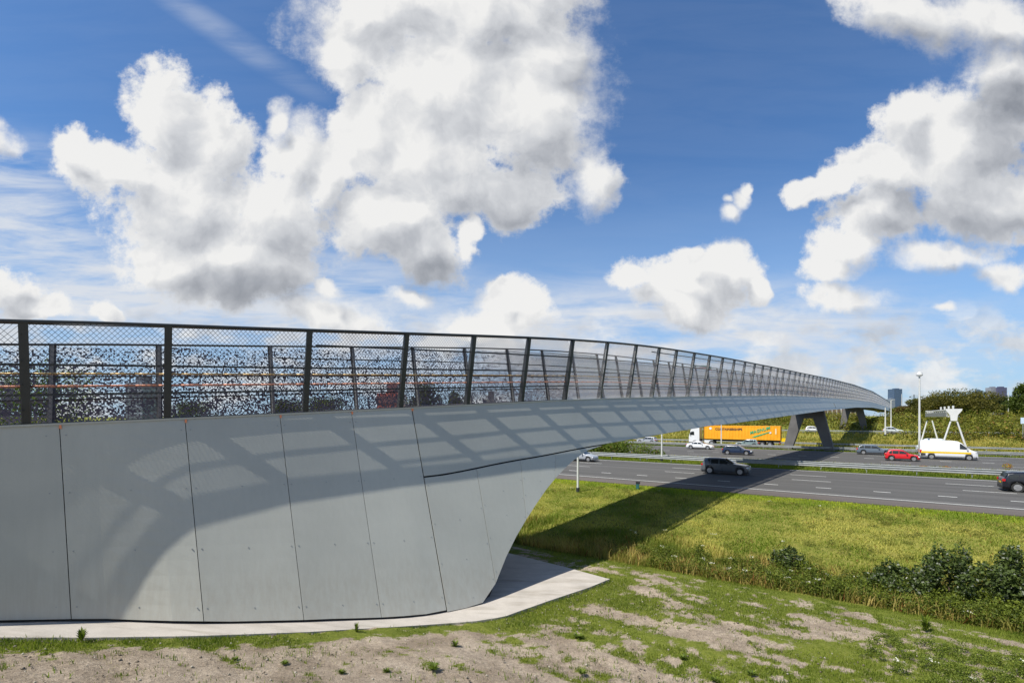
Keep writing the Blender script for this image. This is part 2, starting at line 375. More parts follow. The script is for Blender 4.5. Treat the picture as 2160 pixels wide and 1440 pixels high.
def np_mesh(name, V, Fc, mat, col=None, parent=None, attr='col', smooth=False):
    V = np.asarray(V, np.float32); Fc = np.asarray(Fc, np.int32); nf, k = Fc.shape
    me = bpy.data.meshes.new(name); me.vertices.add(len(V)); me.vertices.foreach_set('co', V.ravel())
    me.loops.add(nf * k); me.loops.foreach_set('vertex_index', Fc.ravel())
    me.polygons.add(nf); me.polygons.foreach_set('loop_start', np.arange(0, nf * k, k, dtype=np.int32))
    me.polygons.foreach_set('loop_total', np.full(nf, k, np.int32))
    if smooth: me.polygons.foreach_set('use_smooth', np.ones(nf, bool))
    me.update(calc_edges=True)
    if col is not None:
        a = me.attributes.new(attr, 'FLOAT_COLOR', 'POINT')
        c4 = np.ones((len(V), 4), np.float32); c4[:, :3] = col; a.data.foreach_set('color', c4.ravel())
    me.materials.append(mat); o = bpy.data.objects.new(name, me); COL.objects.link(o)
    if parent: o.parent = parent
    return o
def copy_tree(o, parent=None):
    c = o.copy(); COL.objects.link(c)
    if parent is not None: c.parent = parent
    for ch in list(o.children): copy_tree(ch, c)
    return c
# value noise in numpy
_T = rng.random((256, 256))
def vnoise(x, y):
    xi = np.floor(x).astype(int); yi = np.floor(y).astype(int); fx = x - xi; fy = y - yi
    fx = fx * fx * (3 - 2 * fx); fy = fy * fy * (3 - 2 * fy)
    a = _T[xi % 256, yi % 256]; b = _T[(xi + 1) % 256, yi % 256]; c = _T[xi % 256, (yi + 1) % 256]; d = _T[(xi + 1) % 256, (yi + 1) % 256]
    return (a * (1 - fx) + b * fx) * (1 - fy) + (c * (1 - fx) + d * fx) * fy
def fbm(x, y, o=4):
    s = 0; a = .5; t = 0
    for i in range(o): s = s + a * vnoise(x * 2 ** i + 17 * i, y * 2 ** i + 31 * i); t += a; a *= .5
    return s / t
def sstep(a, b, x):
    t = np.clip((x - a) / (b - a), 0, 1); return t * t * (3 - 2 * t)

# ------------------------------------------------------------------ frames of the place
N = Vector((.565, .825, 0)); R = Vector((.825, -.565, 0))        # across the motorway (away), along it (to the right)
RZ = math.atan2(R.y, R.x); UP = Vector((0, 0, 1))
PP = [-60, -20, -5, 3.1, 7, 11.2, 13.2, 18.4, 21.5, 23.2, 26, 33, 39.3, 41, 112, 143, 155, 163, 180, 215, 300, 420, 9000]
PZ = [5.4, 4.2, 2.6, .88, .05, -.80, -.92, -1.0, -1.12, -1.45, -1.05, -.45, -.04, -.05, -.05, -.0, 1.5, 1.6, 4.2, 4.6, 6.4, 6.5, 4]
def zprof(p): return np.interp(p, PP, PZ)
def terrain(X, Y):
    p = .565 * X + .825 * Y
    z = (zprof(p) + zprof(p - .8) + zprof(p + .8) + zprof(p - .4) + zprof(p + .4)) / 5
    return z
def tz(x, y): return float(terrain(np.float64(x), np.float64(y)))
def proj(v): return CX + F * v[0] / v[1], HZ - F * (v[2] - H) / v[1]
def on_ground(x, y):
    u = (x - CX) / F; w = (HZ - y) / F; Z = 3.
    while Z < 400:
        if H + w * Z <= tz(u * Z, Z): return Vector((u * Z, Z, tz(u * Z, Z)))
        Z += .02 if Z < 60 else .1
    return Vector((u * Z, Z, 0))
def road_pt(x, p, z=0.):
    u = (x - CX) / F; Z = p / (.565 * u + .825); return Vector((u * Z, Z, z))

# ------------------------------------------------------------------ bridge alignment
HS = [-60, -12.7, -5.3, 0, 10.6, 21.2, 31.8, 47.7, 63.6, 106, 138, 400]
HA = [26, 30, 33.5, 37.2, 43, 46.6, 48.6, 49.5, 49.4, 49.2, 49.6, 49.6]
DS = .25; SG = np.arange(-40, 300, DS)
TH = np.radians(np.interp(SG, HS, HA)); ker = np.ones(17) / 17; TH = np.convolve(np.pad(TH, 8, 'edge'), ker, 'valid')
BX = np.cumsum(np.cos(TH) * DS); BY = np.cumsum(np.sin(TH) * DS); i0 = int(40 / DS)
BX += -11.56 - BX[i0]; BY += 11.33 - BY[i0]
ok = BY > 3
PXS = CX + F * BX / BY
def s_of_px(x): return float(np.interp(x, PXS[ok], SG[ok]))
EY = [(-3000, 960), (-400, 917), (0, 899), (55, 897), (353, 884), (645, 871), (847, 861), (988, 854), (1105, 848), (1230, 842), (1329, 839), (1405, 837.7), (1530, 835.3), (1646, 834.6), (1691, 836), (1745, 839), (1800, 843), (1840, 848), (1870, 857), (1890, 868)]
BZ = H + (HZ - np.interp(PXS, *zip(*EY))) * BY / F
BZ[SG < -8] = np.interp(SG[SG < -8], [-40, -8], [5.1, float(np.interp(-8, SG, BZ))])
send = s_of_px(1893); BZ[SG > send] = float(np.interp(send, SG, BZ))
ker = np.ones(25) / 25; BZ = np.convolve(np.pad(BZ, 12, 'edge'), ker, 'valid')
P_ = .71
def A(s):      # foot of the near railing on the deck edge, direction, outward normal
    x = float(np.interp(s, SG, BX)); y = float(np.interp(s, SG, BY)); z = float(np.interp(s, SG, BZ)); t = float(np.interp(s, SG, TH))
    return Vector((x, y, z)), Vector((math.cos(t), math.sin(t), 0)), Vector((math.sin(t), -math.cos(t), 0))
BS = [-40, -4, .5, 1.7, 3.2, 5.8, 9.5, 15, 21, 400]; BB = [.04, .05, .075, .115, .225, .285, .335, .385, .41, .41]
def bat(s): return float(np.interp(s, BS, BB))
W = 3.8; LEAN = .15
TOPY = [(-400, 664), (0, 676), (353, 688), (645, 697), (847, 704), (988, 708), (1105, 711.5), (1230, 718), (1329, 726), (1405, 735), (1530, 755), (1646, 777.5), (1691, 787), (1745, 797.5), (1800, 811), (1840, 825), (1870, 843), (1895, 862)]
HG = []
for i, s in enumerate(SG):
    if PXS[i] < -400 or BY[i] < 4: HG.append(2.2); continue
    a, t, n = A(s); h = 2.5
    for _ in range(5):
        xt = CX + F * (a.x + n.x * LEAN * h) / (a.y + n.y * LEAN * h); q = (HZ - float(np.interp(xt, *zip(*TOPY)))) / F
        h = (q * a.y + H - a.z) / (1 - q * n.y * LEAN)
    HG.append(min(max(h, 1.2), 4.0))
HG = np.convolve(np.pad(np.array(HG), 16, 'edge'), np.ones(33) / 33, 'valid')
def hgt(s): return float(np.interp(s, SG, HG))
def S(s, d, side=0, off=0.):
    """point on the battered side at drop d below the edge; side 1 = far side"""
    a, t, n = A(s)
    if side: return a - n * W - n * (bat(s) * d + off) - UP * d
    return a + n * (bat(s) * d + off) - UP * d
G1 = [(893, 1008), (1000, 988), (1080, 971), (1130, 963.5), (1243, 941.5), (1275, 936.5), (1500, 897.6), (1539, 894), (1668.5, 876), (1747, 865), (1805, 859.5), (1840, 859.5), (1863, 864), (1895, 874), (1990, 900)]
ARC = [(936.5, 1275), (951, 1235), (978, 1200), (1020, 1160), (1080, 1118), (1140, 1083), (1200, 1055), (1275, 1030), (1400, 995)]
def march(s, test, dmax):
    d = 0.
    while d < dmax:
        if test(*proj(S(s, d))): return d
        d += .02
    return dmax
def ground_drop(s, side=0):
    d = 0.
    while d < 12:
        v = S(s, d, side)
        if v.z <= tz(v.x, v.y) + .06: return d
        d += .02
    return d
s870 = s_of_px(868)
SS = np.arange(-40, 200, .5); gd = []; Dd = []
for s in SS:
    dg = ground_drop(s)
    if s > s870 - 2: gg = march(s, lambda x, y: y > np.interp(x, *zip(*G1)), 6)
    else: gg = 2.4
    if s > s870: da = march(s, lambda x, y: y > 936.5 and x > np.interp(y, *zip(*ARC)), 12)
    else: da = 99
    gd.append(gg); Dd.append(max(min(dg, da), gg))
gd = np.array(gd); Dd = np.array(Dd)
k5 = np.ones(5) / 5; gsm = np.convolve(np.pad(gd, 2, 'edge'), k5, 'valid')
m_ = SS > 95; gsm[m_] = np.clip(gsm[m_], 1.6, 3.0)
def gap(s): return float(np.interp(s, SS, gsm))
i_ = int(np.argmax((SS > s870 + 3) & (Dd - gd < .06))); s_merge = float(SS[i_])
def Dr(s): return max(float(np.interp(s, SS, Dd)), gap(s)) if s < s_merge else gap(s)
def joint(xt, xb):
    st = s_of_px(xt); best = st
    for q in np.arange(st - 5, st + 8, .05):
        if abs(proj(S(q, Dr(q)))[0] - xb) < abs(proj(S(best, Dr(best)))[0] - xb): best = q
    return st, float(best)
bridge = empty('footbridge', tuple(A(0)[0] - UP * 5), label='long grey footbridge with dark mesh railings rising from its abutment over the motorway', cat='bridge')
bi = bridge.matrix_basis.inverted() if False else Matrix.Translation(-Vector(bridge.location))
def badd(mb, name, mat, parent=None, **k):
    mb.v = [tuple(bi @ Vector(v)) for v in mb.v]
    return mb.build(name, mat, parent or bridge, **k)
def panel(s0, s1, top, bot, nm, off=.0, nj=14, bolts=True, thick=.035):
    """s0,s1: (s at v=0, s at v=1); real sheet with thickness"""
    out = []; inn = []
    n = max(2, int((s1[0] - s0[0]) / .6))
    for j in range(nj + 1):
        v = j / nj; ra = []; rb = []
        for i in range(n + 1):
            a = s0[0] + (s0[1] - s0[0]) * v; b = s1[0] + (s1[1] - s1[0]) * v; s = a + (b - a) * i / n
            d = top(s) + (bot(s) - top(s)) * v
            ra.append(S(s, d, 0, off)); rb.append(S(s, d, 0, off - thick))
        out.append(ra); inn.append(rb)
    mb = MB(); mb.grid(out); mb.grid([r[::-1] for r in inn])
    mb.grid([[r[0] for r in inn], [r[0] for r in out]]); mb.grid([[r[-1] for r in out], [r[-1] for r in inn]])
    mb.grid([out[0], inn[0]]); mb.grid([inn[-1], out[-1]])
    o = badd(mb, nm, M['panel'], smooth=False)
    if bolts:
        proto = None; bi_ = 0
        for v in (.06, .36, .66, .94):
            for fr in (.04, .5, .96):
                a = s0[0] + (s0[1] - s0[0]) * v; b = s1[0] + (s1[1] - s1[0]) * v; s = a + (b - a) * fr
                if fr == .5 and v == .06: continue
                d = top(s) + (bot(s) - top(s)) * v; c = S(s, d, 0, off); nn = (A(s)[2] + UP * bat(s)).normalized()
                if proto is None:
                    bm_ = MB(); bm_.bar((0, 0, -.01), (0, 0, .012), .015, 8); proto = bm_.build('bolt', M['galv'], o); ob = proto
                else: ob = proto.copy(); COL.objects.link(ob); ob.parent = o
                ob.location = bi @ c; ob.rotation_mode = 'QUATERNION'; ob.rotation_quaternion = nn.to_track_quat('Z', 'Y')
    return o
JO = [(-2400, -1500), (-1100, -900), (-330, -330), (125, 150), (390, 432), (590, 642), (741, 806), (868, 943)]
js = [joint(*j) if j[0] > 0 else (s_of_px(j[0]), s_of_px(j[0])) for j in JO]
js = [(-26., -26.), (-18., -18.), (-11, -11), (-5.2, -5.2)] + js[3:]
e = .008
zero = lambda s: 0.
for a, b in zip(js[:-1], js[1:]):
    panel((a[0] + e, a[1] + e), (b[0] - e, b[1] - e), zero, lambda s: Dr(s) - .055, 'wall_panel', bolts=a[0] > -6)
jl = js[-1]
vg = gap(jl[0]) / Dr(jl[0]); sj = jl[0] + (jl[1] - jl[0]) * vg
# deck edge fascia above the gap line
s_seam = s_of_px(1683); s_end = s_of_px(1896)
panel((jl[0] + .03, sj + .03), (s_seam - .01, s_seam - .01), zero, lambda s: gap(s) - .03, 'edge_fascia', nj=4, bolts=False)
panel((s_seam + .01, s_seam + .01), (s_end, s_end), zero, lambda s: gap(s) - .03, 'edge_fascia', nj=4, bolts=False)
# wing panels below the gap line, ending along the curve
j1 = joint(990, 1030); s_tip = None
for s in np.arange(sj, sj + 12, .05):
    v = S(s, Dr(s))
    if v.z > tz(v.x, v.y) + .25: s_tip = s; break
w0 = (sj + .02, jl[1] + .02); wi = [(s_of_px(975), s_tip + .25), (s_of_px(1066), s_tip + 2.4), (s_of_px(1140), s_tip + 4.7)]
gtop = lambda s: gap(s) + .03
edges = [w0] + wi + [(s_merge, s_merge)]
for k in range(4):
    a, b = edges[k], edges[k + 1]
    panel((a[0] + .01, a[1] + .01), (b[0] - .01, b[1] - .01), gtop, lambda s: max(Dr(s), gap(s) + .035), 'wing_panel', bolts=(k < 3))
# dark backing behind the joints, then the box: soffit, far side, deck
mb = MB(); sa = np.arange(-26, s_end, .7)
mb.grid([[S(s, v * (Dr(s) - .01), 0, -.09) for v in np.linspace(0.004, 1, 8)] for s in sa])
badd(mb, 'backing', M['dark'])
mb = MB(); mb.grid([[S(s, v * (Dr(s)), 1, 0) for v in np.linspace(0, 1, 6)] for s in sa])
badd(mb, 'far_fascia', M['panel'])
mb = MB(); rows = []
for s in np.arange(-26, s_end, .5):
    a = S(s, Dr(s) - .01, 0, -.06); b = S(s, Dr(s) - .01, 1, -.03); lift = .0
    rows.append([a + (b - a) * q for q in (0, .04, .35, .65, .96, 1)])
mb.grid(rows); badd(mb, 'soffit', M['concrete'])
mb = MB(); mb.grid([[A(s)[0] - UP * .12 - A(s)[2] * q for q in (.06, W / 2, W - .06)] for s in np.arange(-26, s_end + 20, .7)])
badd(mb, 'deck', M['deck'])
for side in (0, 1):
    mb = MB(); pts = []; ups = []
    for s in np.arange(-26, s_end, .7):
        a, t, n = A(s)
        if side: a = a - n * W; n = -n
        pts.append(a + n * -.05 + UP * .0); ups.append((n, UP))
    mb.rectbar(pts, ups, .16, .05); badd(mb, 'edge_cap', M['panel'])
for (st, sb) in js[3:]:
    c = S(st + .02, .07, 0, .004); nn = A(st)[2]; k_ = 1.5 if st == jl[0] else 1
    mb = MB(); mb.box(c, (.045 * k_, .05, .09), (A(st)[1], nn, UP)); badd(mb, 'joint_clip', M['orange'])

# ---- railings
POSTX = [55, 353, 645, 847, 988, 1103, 1195, 1268, 1329, 1378, 1415, 1453, 1486, 1514, 1539, 1562, 1583, 1601, 1618, 1633, 1646, 1659, 1671, 1681, 1691]
ps = [s_of_px(x) for x in POSTX]; sp_ = 3.21
left = [ps[0] - sp_ * k for k in range(7, 0, -1)]; right = []
s = ps[-1] + sp_
while s < s_end - 1: right.append(s); s += sp_
ps = left + ps + right
def rp(s, z, side, o=0.):
    """point of the railing plane at height z over the edge"""
    a, t, n = A(s)
    if side: a = a - n * W; n = -n
    return a + n * (LEAN * z - .04 + o) + UP * z
near_i = sorted(range(len(ps)), key=lambda i: A(ps[i])[0].length)[:50]
rest = {0: MB(), 1: MB()}
for side in (0, 1):
    for i, s in enumerate(ps):
        a, t, n = A(s); n = -n if side else n
        h = hgt(s); mb = MB() if i in near_i else rest[side]
        w, d0, d1 = (.11, .22, .15) if side == 0 else (.08, .15, .11)
        p0 = rp(s, .0, side, -.07); p1 = rp(s, h, side); vs = []
        for p_, dd in ((p0, d0), (p1, d1)):
            for (x_, y_) in ((-1, -1), (1, -1), (1, 1), (-1, 1)): vs.append(p_ + t * (x_ * w / 2) + n * (y_ * dd / 2 - dd * .25))
        mb.add(vs, [(0, 1, 2, 3), (7, 6, 5, 4), (0, 4, 5, 1), (1, 5, 6, 2), (2, 6, 7, 3), (3, 7, 4, 0)])
        # thin flange plates give the post its I-section edge
        q0 = p0 + n * (d0 * .25 + .012); q1 = p1 + n * (d1 * .25 + .012)
        vs = [q0 - t * .085, q0 + t * .085, q1 + t * .085, q1 - t * .085]
        vs += [v + n * .014 for v in vs]
        mb.add(vs, [(0, 1, 2, 3), (7, 6, 5, 4), (0, 4, 5, 1), (1, 5, 6, 2), (2, 6, 7, 3), (3, 7, 4, 0)])
        if i in near_i:
            for z_ in (.35, .95, 1.5, 2.1):
                if z_ < h: mb.bar(rp(s, z_, side, d1 * .25) - t * .05, rp(s, z_, side, d1 * .25 + .05) - t * .05, .014, 6)
            badd(mb, 'post', M['far_steel'] if side else M['dark_steel'])
mb = MB(); mb.v = rest[0].v + rest[1].v; off = len(rest[0].v); mb.f = rest[0].f + [tuple(i + off for i in f) for f in rest[1].f]; mb.mi = [0] * len(mb.f)
o = badd(mb, 'posts', M['dark_steel']); o['kind'] = 'stuff'
fineS = np.arange(ps[0], ps[-1] + .01, .5)
for side in (0, 1):
    for k in (1, 2, 3, 4):
        pts = []; ups = []
        for s in fineS:
            if P_ * k > hgt(s) - .28: continue
            if k == 3 and s < ps[9]: continue
            a, t, n = A(s); pts.append(rp(s, P_ * k, side, -.02)); ups.append((n, UP))
        if len(pts) < 3: continue
        mb = MB(); mb.rectbar(pts, ups, .04, .055 if side == 0 else .045); badd(mb, 'rail', M['dark_steel'])
    mb = MB(); pts = [rp(s, hgt(s) + .02, side, .0) for s in fineS]; mb.rectbar(pts, [(A(s)[2], UP) for s in fineS], .17, .05)
    badd(mb, 'top_rail', M['dark_steel'] if side else M['dark_steel'])
# cap on the near top rail, its pale colour paints in light from the sky
mb = MB(); mb.rectbar([rp(s, hgt(s) + .053, 0, .0) for s in fineS], [(A(s)[2], UP) for s in fineS], .14, .012); badd(mb, 'rail_cap', M['galv'])
for z, nm, mt in ((1.22, 'handrail', 'brass'), (.92, 'handrail', 'copper')):
    mb = MB(); mb.poly_bar([rp(s, z, 0, -.17) for s in fineS if s < 90], .028, 8); badd(mb, nm, M[mt], smooth=True)
# woven diamond mesh: real wires, one panel per bay (near side)
def clipline(c, L, h, sgn):
    # line b = sgn*a*k + c
    k = 1.15; pts = []
    for a in (0., L):
        b = sgn * a * k + c
        if 0 <= b <= h: pts.append((a, b))
    for b in (0., h):
        a = (b - c) / (sgn * k)
        if 0 < a < L: pts.append((a, b))
    pts.sort(); return (pts[0], pts[-1]) if len(pts) >= 2 and pts[-1][0] - pts[0][0] > .03 else None
def clean(V):
    return V
for i in range(len(ps) - 1):
    s0, s1 = ps[i] + .07, ps[i + 1] - .07; L = s1 - s0
    h = max(hgt(s0), hgt(s1)); dist = A(s0)[0].length
    step, r = (.115, .0056) if dist < 75 else (.3, .012)
    mb = MB(); cs = []
    for sgn in (1, -1):
        c = -L - h if sgn > 0 else 0
        while c < h + L:
            q = clipline(c, L, h, sgn)
            if q:
                nseg = 1
                P = []
                for (a_, b_) in q:
                    ss = s0 + a_; hh = hgt(ss) / h * b_; P.append(rp(ss, hh, 0, .015 + .006 * sgn))
                mb.bar(P[0], P[1], r, 3, cap=False)
            c += step * 1.15
    # selvedge frame of the panel
    c4 = [rp(s0, .03, 0, .015), rp(s1, .03, 0, .015), rp(s1, hgt(s1) - .03, 0, .015), rp(s0, hgt(s0) - .03, 0, .015)]
    for a_, b_ in zip(c4, c4[1:] + c4[:1]): mb.bar(a_, b_, .014, 4)
    badd(mb, 'mesh_panel', M['wire'] if s0 < 17 else M['sunlit_wire'], fix=False)
# perforated sheets on the far side, one per bay
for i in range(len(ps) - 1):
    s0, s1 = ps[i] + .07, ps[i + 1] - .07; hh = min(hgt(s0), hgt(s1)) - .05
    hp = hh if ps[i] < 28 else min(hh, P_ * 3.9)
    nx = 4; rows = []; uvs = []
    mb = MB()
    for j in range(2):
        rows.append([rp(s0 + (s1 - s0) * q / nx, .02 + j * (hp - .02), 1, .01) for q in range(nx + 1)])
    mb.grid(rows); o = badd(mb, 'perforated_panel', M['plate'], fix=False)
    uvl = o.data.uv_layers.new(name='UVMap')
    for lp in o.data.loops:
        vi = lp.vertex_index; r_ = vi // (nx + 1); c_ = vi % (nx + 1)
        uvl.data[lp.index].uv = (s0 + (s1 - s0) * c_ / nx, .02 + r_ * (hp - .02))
# painted red and green mark on the white sheets
def far_s(x):
    best = 0; bd = 1e9
    for q in np.arange(10, 90, .1):
        v = rp(q, 2.2, 1); d = abs(CX + F * v.x / v.y - x)
        if d < bd: bd = d; best = q
    return best
sm0, sm1 = far_s(1466), far_s(1502)
for nm, z0, z1, mt in (('green_stripe', .42, .20, simple('mark_green', (.05, .38, .16), .5)), ('red_stripe', .18, .0, simple('mark_red', (.62, .05, .05), .5))):
    mb = MB(); top = []; bot = []
    for k in range(7):
        q = sm0 + (sm1 - sm0) * k / 6; w_ = .12 * math.sin(k / 6 * 3.1)
        zt = P_ * 3.9 + .05
        top.append(rp(q, zt + z0 * (.5 + k / 12) + w_, 1, -.03)); bot.append(rp(q, zt + z1 + w_ * .6, 1, -.03))
    mb.grid([top, bot]); mb.grid([[p_ + A(30)[2] * .02 for p_ in bot], [p_ + A(30)[2] * .02 for p_ in top]]); badd(mb, nm, mt)

# ---- piers
def pier(s, zt=None, wt=4.4, wb=7.8, th=1.0):
    a, t, n = A(s); c = a - n * (W / 2 + .7); base = tz(c.x, c.y) - .2
    top = a.z - gap(s) + .02; hh = top - base
    def pt(x, z, y): return Vector((c.x, c.y, base)) + n * x + UP * z + t * y
    # outline with a trapezoid opening
    ht = hh; ho = hh * .80; sw = 1.75
    L_ = [(-wb / 2, 0), (-wb / 2 + sw * .75, 0), (-.75, ho), (.75, ho), (wb / 2 - sw * .75, 0), (wb / 2, 0), (wt / 2 + .1, ht), (-wt / 2 - .1, ht)]
    mb = MB()
    quads = [[L_[0], L_[1], L_[2], (L_[7][0], ht)], [L_[2], L_[3], L_[6], L_[7]], [L_[3], L_[4], L_[5], L_[6]]]
    f_ = lambda y: [pt(x, z, y * (1.15 if z == 0 else 1)) for x, z in L_]
    fr = f_(-th / 2); bk = f_(th / 2)
    vs = fr + bk
    fs = [(0, 1, 2, 7), (2, 3, 6, 7), (3, 4, 5, 6), (8, 15, 10, 9), (10, 15, 14, 11), (11, 14, 13, 12)]
    fs += [(i, 8 + i, 8 + (i + 1) % 8, (i + 1) % 8) for i in range(8)]
    mb.add(vs, fs); badd(mb, 'pier', M['concrete'])
# station whose pier foot stands between the carriageways
def s_for_p(pv):
    for q in np.arange(60, 200, .2):
        a, t, n = A(q); c = a - n * W / 2
        if .565 * c.x + .825 * c.y > pv: return q
s_p1 = s_for_p(99.3)
pier(s_p1); pier(s_for_p(168), wb=6.6); pier(s_for_p(205), wb=6.4)
# light projecting drain spout near the seam
a = S(s_of_px(1753), .9, 0, .03); mb = MB(); mb.bar(a, a + A(90)[2] * .3 - UP * .9, .09, 6); badd(mb, 'drain_pipe', M['galv'])

# ------------------------------------------------------------------ ground sheet
def axis(fine0, fine1, st, lo, hi, gr):
    a = list(np.arange(fine0, fine1, st)); s = st
    while a[-1] < hi: s *= gr; a.append(a[-1] + s)
    s = st; b = []; x = fine0
    while x > lo: s *= gr; x -= s; b.append(x)
    return np.array(b[::-1] + a)
PAVF = [(-500, 1350), (0, 1346), (180, 1346), (400, 1343), (650, 1334), (850, 1322), (1000, 1311), (1060, 1302), (1150, 1270), (1240, 1240), (1284, 1222)]
PAVR = [(1284, 1222), (1190, 1196), (1125, 1180), (1075, 1168)]
pf = [on_ground(*q) for q in PAVF]; pr = [on_ground(*q) for q in PAVR]
pfx = np.array([(v.x, v.y) for v in pf])
def dist_poly(X, Y, P):
    D = np.full(X.shape, 1e9)
    for a, b in zip(P[:-1], P[1:]):
        ab = b - a; t = np.clip(((X - a[0]) * ab[0] + (Y - a[1]) * ab[1]) / (ab @ ab), 0, 1)
        D = np.minimum(D, np.hypot(X - a[0] - t * ab[0], Y - a[1] - t * ab[1]))
    return D
def cover(X, Y):
    """grass amount and dryness"""
    p = .565 * X + .825 * Y; q = .825 * X - .565 * Y
    wv = fbm(q * .11, p * .11) * 3
    n = fbm(p * 1.5 + wv * 1.6, q * .32 + 40, 5)
    n2 = fbm(p * 4.5 + wv * 3 + 9, q * 1.6 + 4, 4)
    dp = dist_poly(X, Y, pfx)
    band = np.exp(-((dp - .35) / .5) ** 2) * .30
    n3_ = fbm(X * 5.1, Y * 5.1, 3) - .5
    near = sstep(.43, .68, .34 * n3_ + .5 * n + .5 * n2 + band + .115 * sstep(9, 20, p) - .05 * sstep(10.5, 8., p))
    rim = sstep(20.2, 21.8, p + (n2 - .5) * 2)
    gr = np.maximum(near, rim)
    rc = fbm(X * .3 + 3, Y * .3 + 8, 4)
    weed = sstep(3, 6, q - 11 + (rc - .5) * 4) * sstep(13.5, 15.5, p + (n2 - .5) * 2) * sstep(19.6, 17.6, p + (n - .5) * 3)
    gr = np.maximum(gr, weed)
    dry = np.where(p > 22, .62 + .5 * (n2 - .5), .12)
    dry = np.where((p > 37.6) & (p < 41), .15, dry)
    dry = np.where((p > 60) & (p < 75), .15, dry)
    dry = np.where((p > 114) & (p < 156), .8, dry)
    dry = np.where(p > 160, .35, dry)
    return gr, np.clip(dry, 0, 1)
ax = axis(-14, 24, .17, -6000, 6000, 1.06); ay_ = axis(6.5, 34, .17, -3000, 12000, 1.045)
X, Y = np.meshgrid(ax, ay_); Z = terrain(X, Y)
pp = .565 * X + .825 * Y
nearw = sstep(38, 30, pp) * sstep(60, 30, np.hypot(X, Y))
q_ = .825 * X - .565 * Y; Z = Z + nearw * ((fbm(pp * 3.2 + fbm(q_ * .2, pp * .2) * 4, q_ * .35, 3) - .5) * .09 + (fbm(X * .35, Y * .35, 3) - .5) * .16 + (fbm(X * 1.7, Y * 1.7, 4) - .5) * .07)
paved = dist_poly(X, Y, pfx)
gr, dry = cover(X, Y)
GX, GY = X, Y; GZ = Z; ny, nx = X.shape
idx = np.arange(nx * ny).reshape(ny, nx)
def in_poly(X_, Y_, poly):
    inside = np.zeros(X_.shape, bool); j = len(poly) - 1
    for i in range(len(poly)):
        xi, yi = poly[i]; xj, yj = poly[j]
        inside ^= ((yi > Y_) != (yj > Y_)) & (X_ < (xj - xi) * (Y_ - yi) / (yj - yi + 1e-12) + xi); j = i
    return inside
slab = [tuple(v) for v in pfx] + [(pr[1].x, pr[1].y), (pr[3].x - 3, pr[3].y + 2), (-14, 12.5), (-22, 8)]
Z = np.where(in_poly(X, Y, slab), terrain(X, Y) - .12, Z); V = np.stack([X, Y, Z - .02], -1).reshape(-1, 3)
Fc = np.stack([idx[:-1, :-1], idx[:-1, 1:], idx[1:, 1:], idx[1:, :-1]], -1).reshape(-1, 4)
o = np_mesh('ground', V, Fc, M['ground'], np.stack([gr, dry, dry], -1).reshape(-1, 3), attr='cover', smooth=True); tag(o, kind='structure')

# paving at the foot of the abutment
def strip_mesh(name, rows, mat, kind='structure', thick=.12):
    mb = MB(); mb.grid(rows)
    lo = [[p_ - UP * thick for p_ in r] for r in rows]
    mb.grid([rows[0], lo[0]]); mb.grid([lo[-1], rows[-1]]); mb.grid([[r[0] for r in lo], [r[0] for r in rows]]); mb.grid([[r[-1] for r in rows], [r[-1] for r in lo]])
    o = mb.build(name, mat); tag(o, kind=kind); return o
rows = []
front = []
for a, b in zip(PAVF[:-1], PAVF[1:]):
    for k in range(6): front.append(on_ground(a[0] + (b[0] - a[0]) * k / 6, a[1] + (b[1] - a[1]) * k / 6))
front.append(pf[-1])
nF = len(front); back = []
wl = [S(s, Dr(s) - .1, 0, -.35) for s in np.linspace(-9, s_tip, 40)]
wl2 = [Vector((v.x, v.y, tz(v.x, v.y))) for v in wl] + [pr[2] + (pr[3] - pr[2]) * q for q in (2.2, 1., .1)] + [pr[1], pr[0] + (pr[1] - pr[0]) * .5]
def resample(P, n):
    P = [Vector(p_) for p_ in P]; L = [0]
    for a, b in zip(P[:-1], P[1:]): L.append(L[-1] + (b - a).length)
    out = []
    for t in np.linspace(0, L[-1], n):
        i = min(int(np.searchsorted(L, t, side='right')) - 1, len(P) - 2); f_ = (t - L[i]) / max(L[i + 1] - L[i], 1e-6); out.append(P[i].lerp(P[i + 1], f_))
    return out
fr_ = resample(front, 60); bk_ = resample(wl2 + [pf[-1]], 60)
def zsm(v): return Vector((v.x, v.y, tz(v.x, v.y) + .035))
rows = [[zsm(fr_[i].lerp(bk_[i], q)) for q in np.linspace(0, 1, 9)] for i in range(60)]
strip_mesh('paving', rows, M['paving'], thick=.35)
mb = MB()
for i in range(59):
    a = fr_[i]; b = fr_[i + 1]
    mb.box((Vector((a.x, a.y, tz(a.x, a.y))) + Vector((b.x, b.y, tz(b.x, b.y)))) / 2 - UP * .058 , ((b - a).length + .01, .10, .20), ((b - a).normalized(), (b - a).normalized().cross(UP), UP))
o = mb.build('kerb', M['paving']); tag(o, kind='structure')

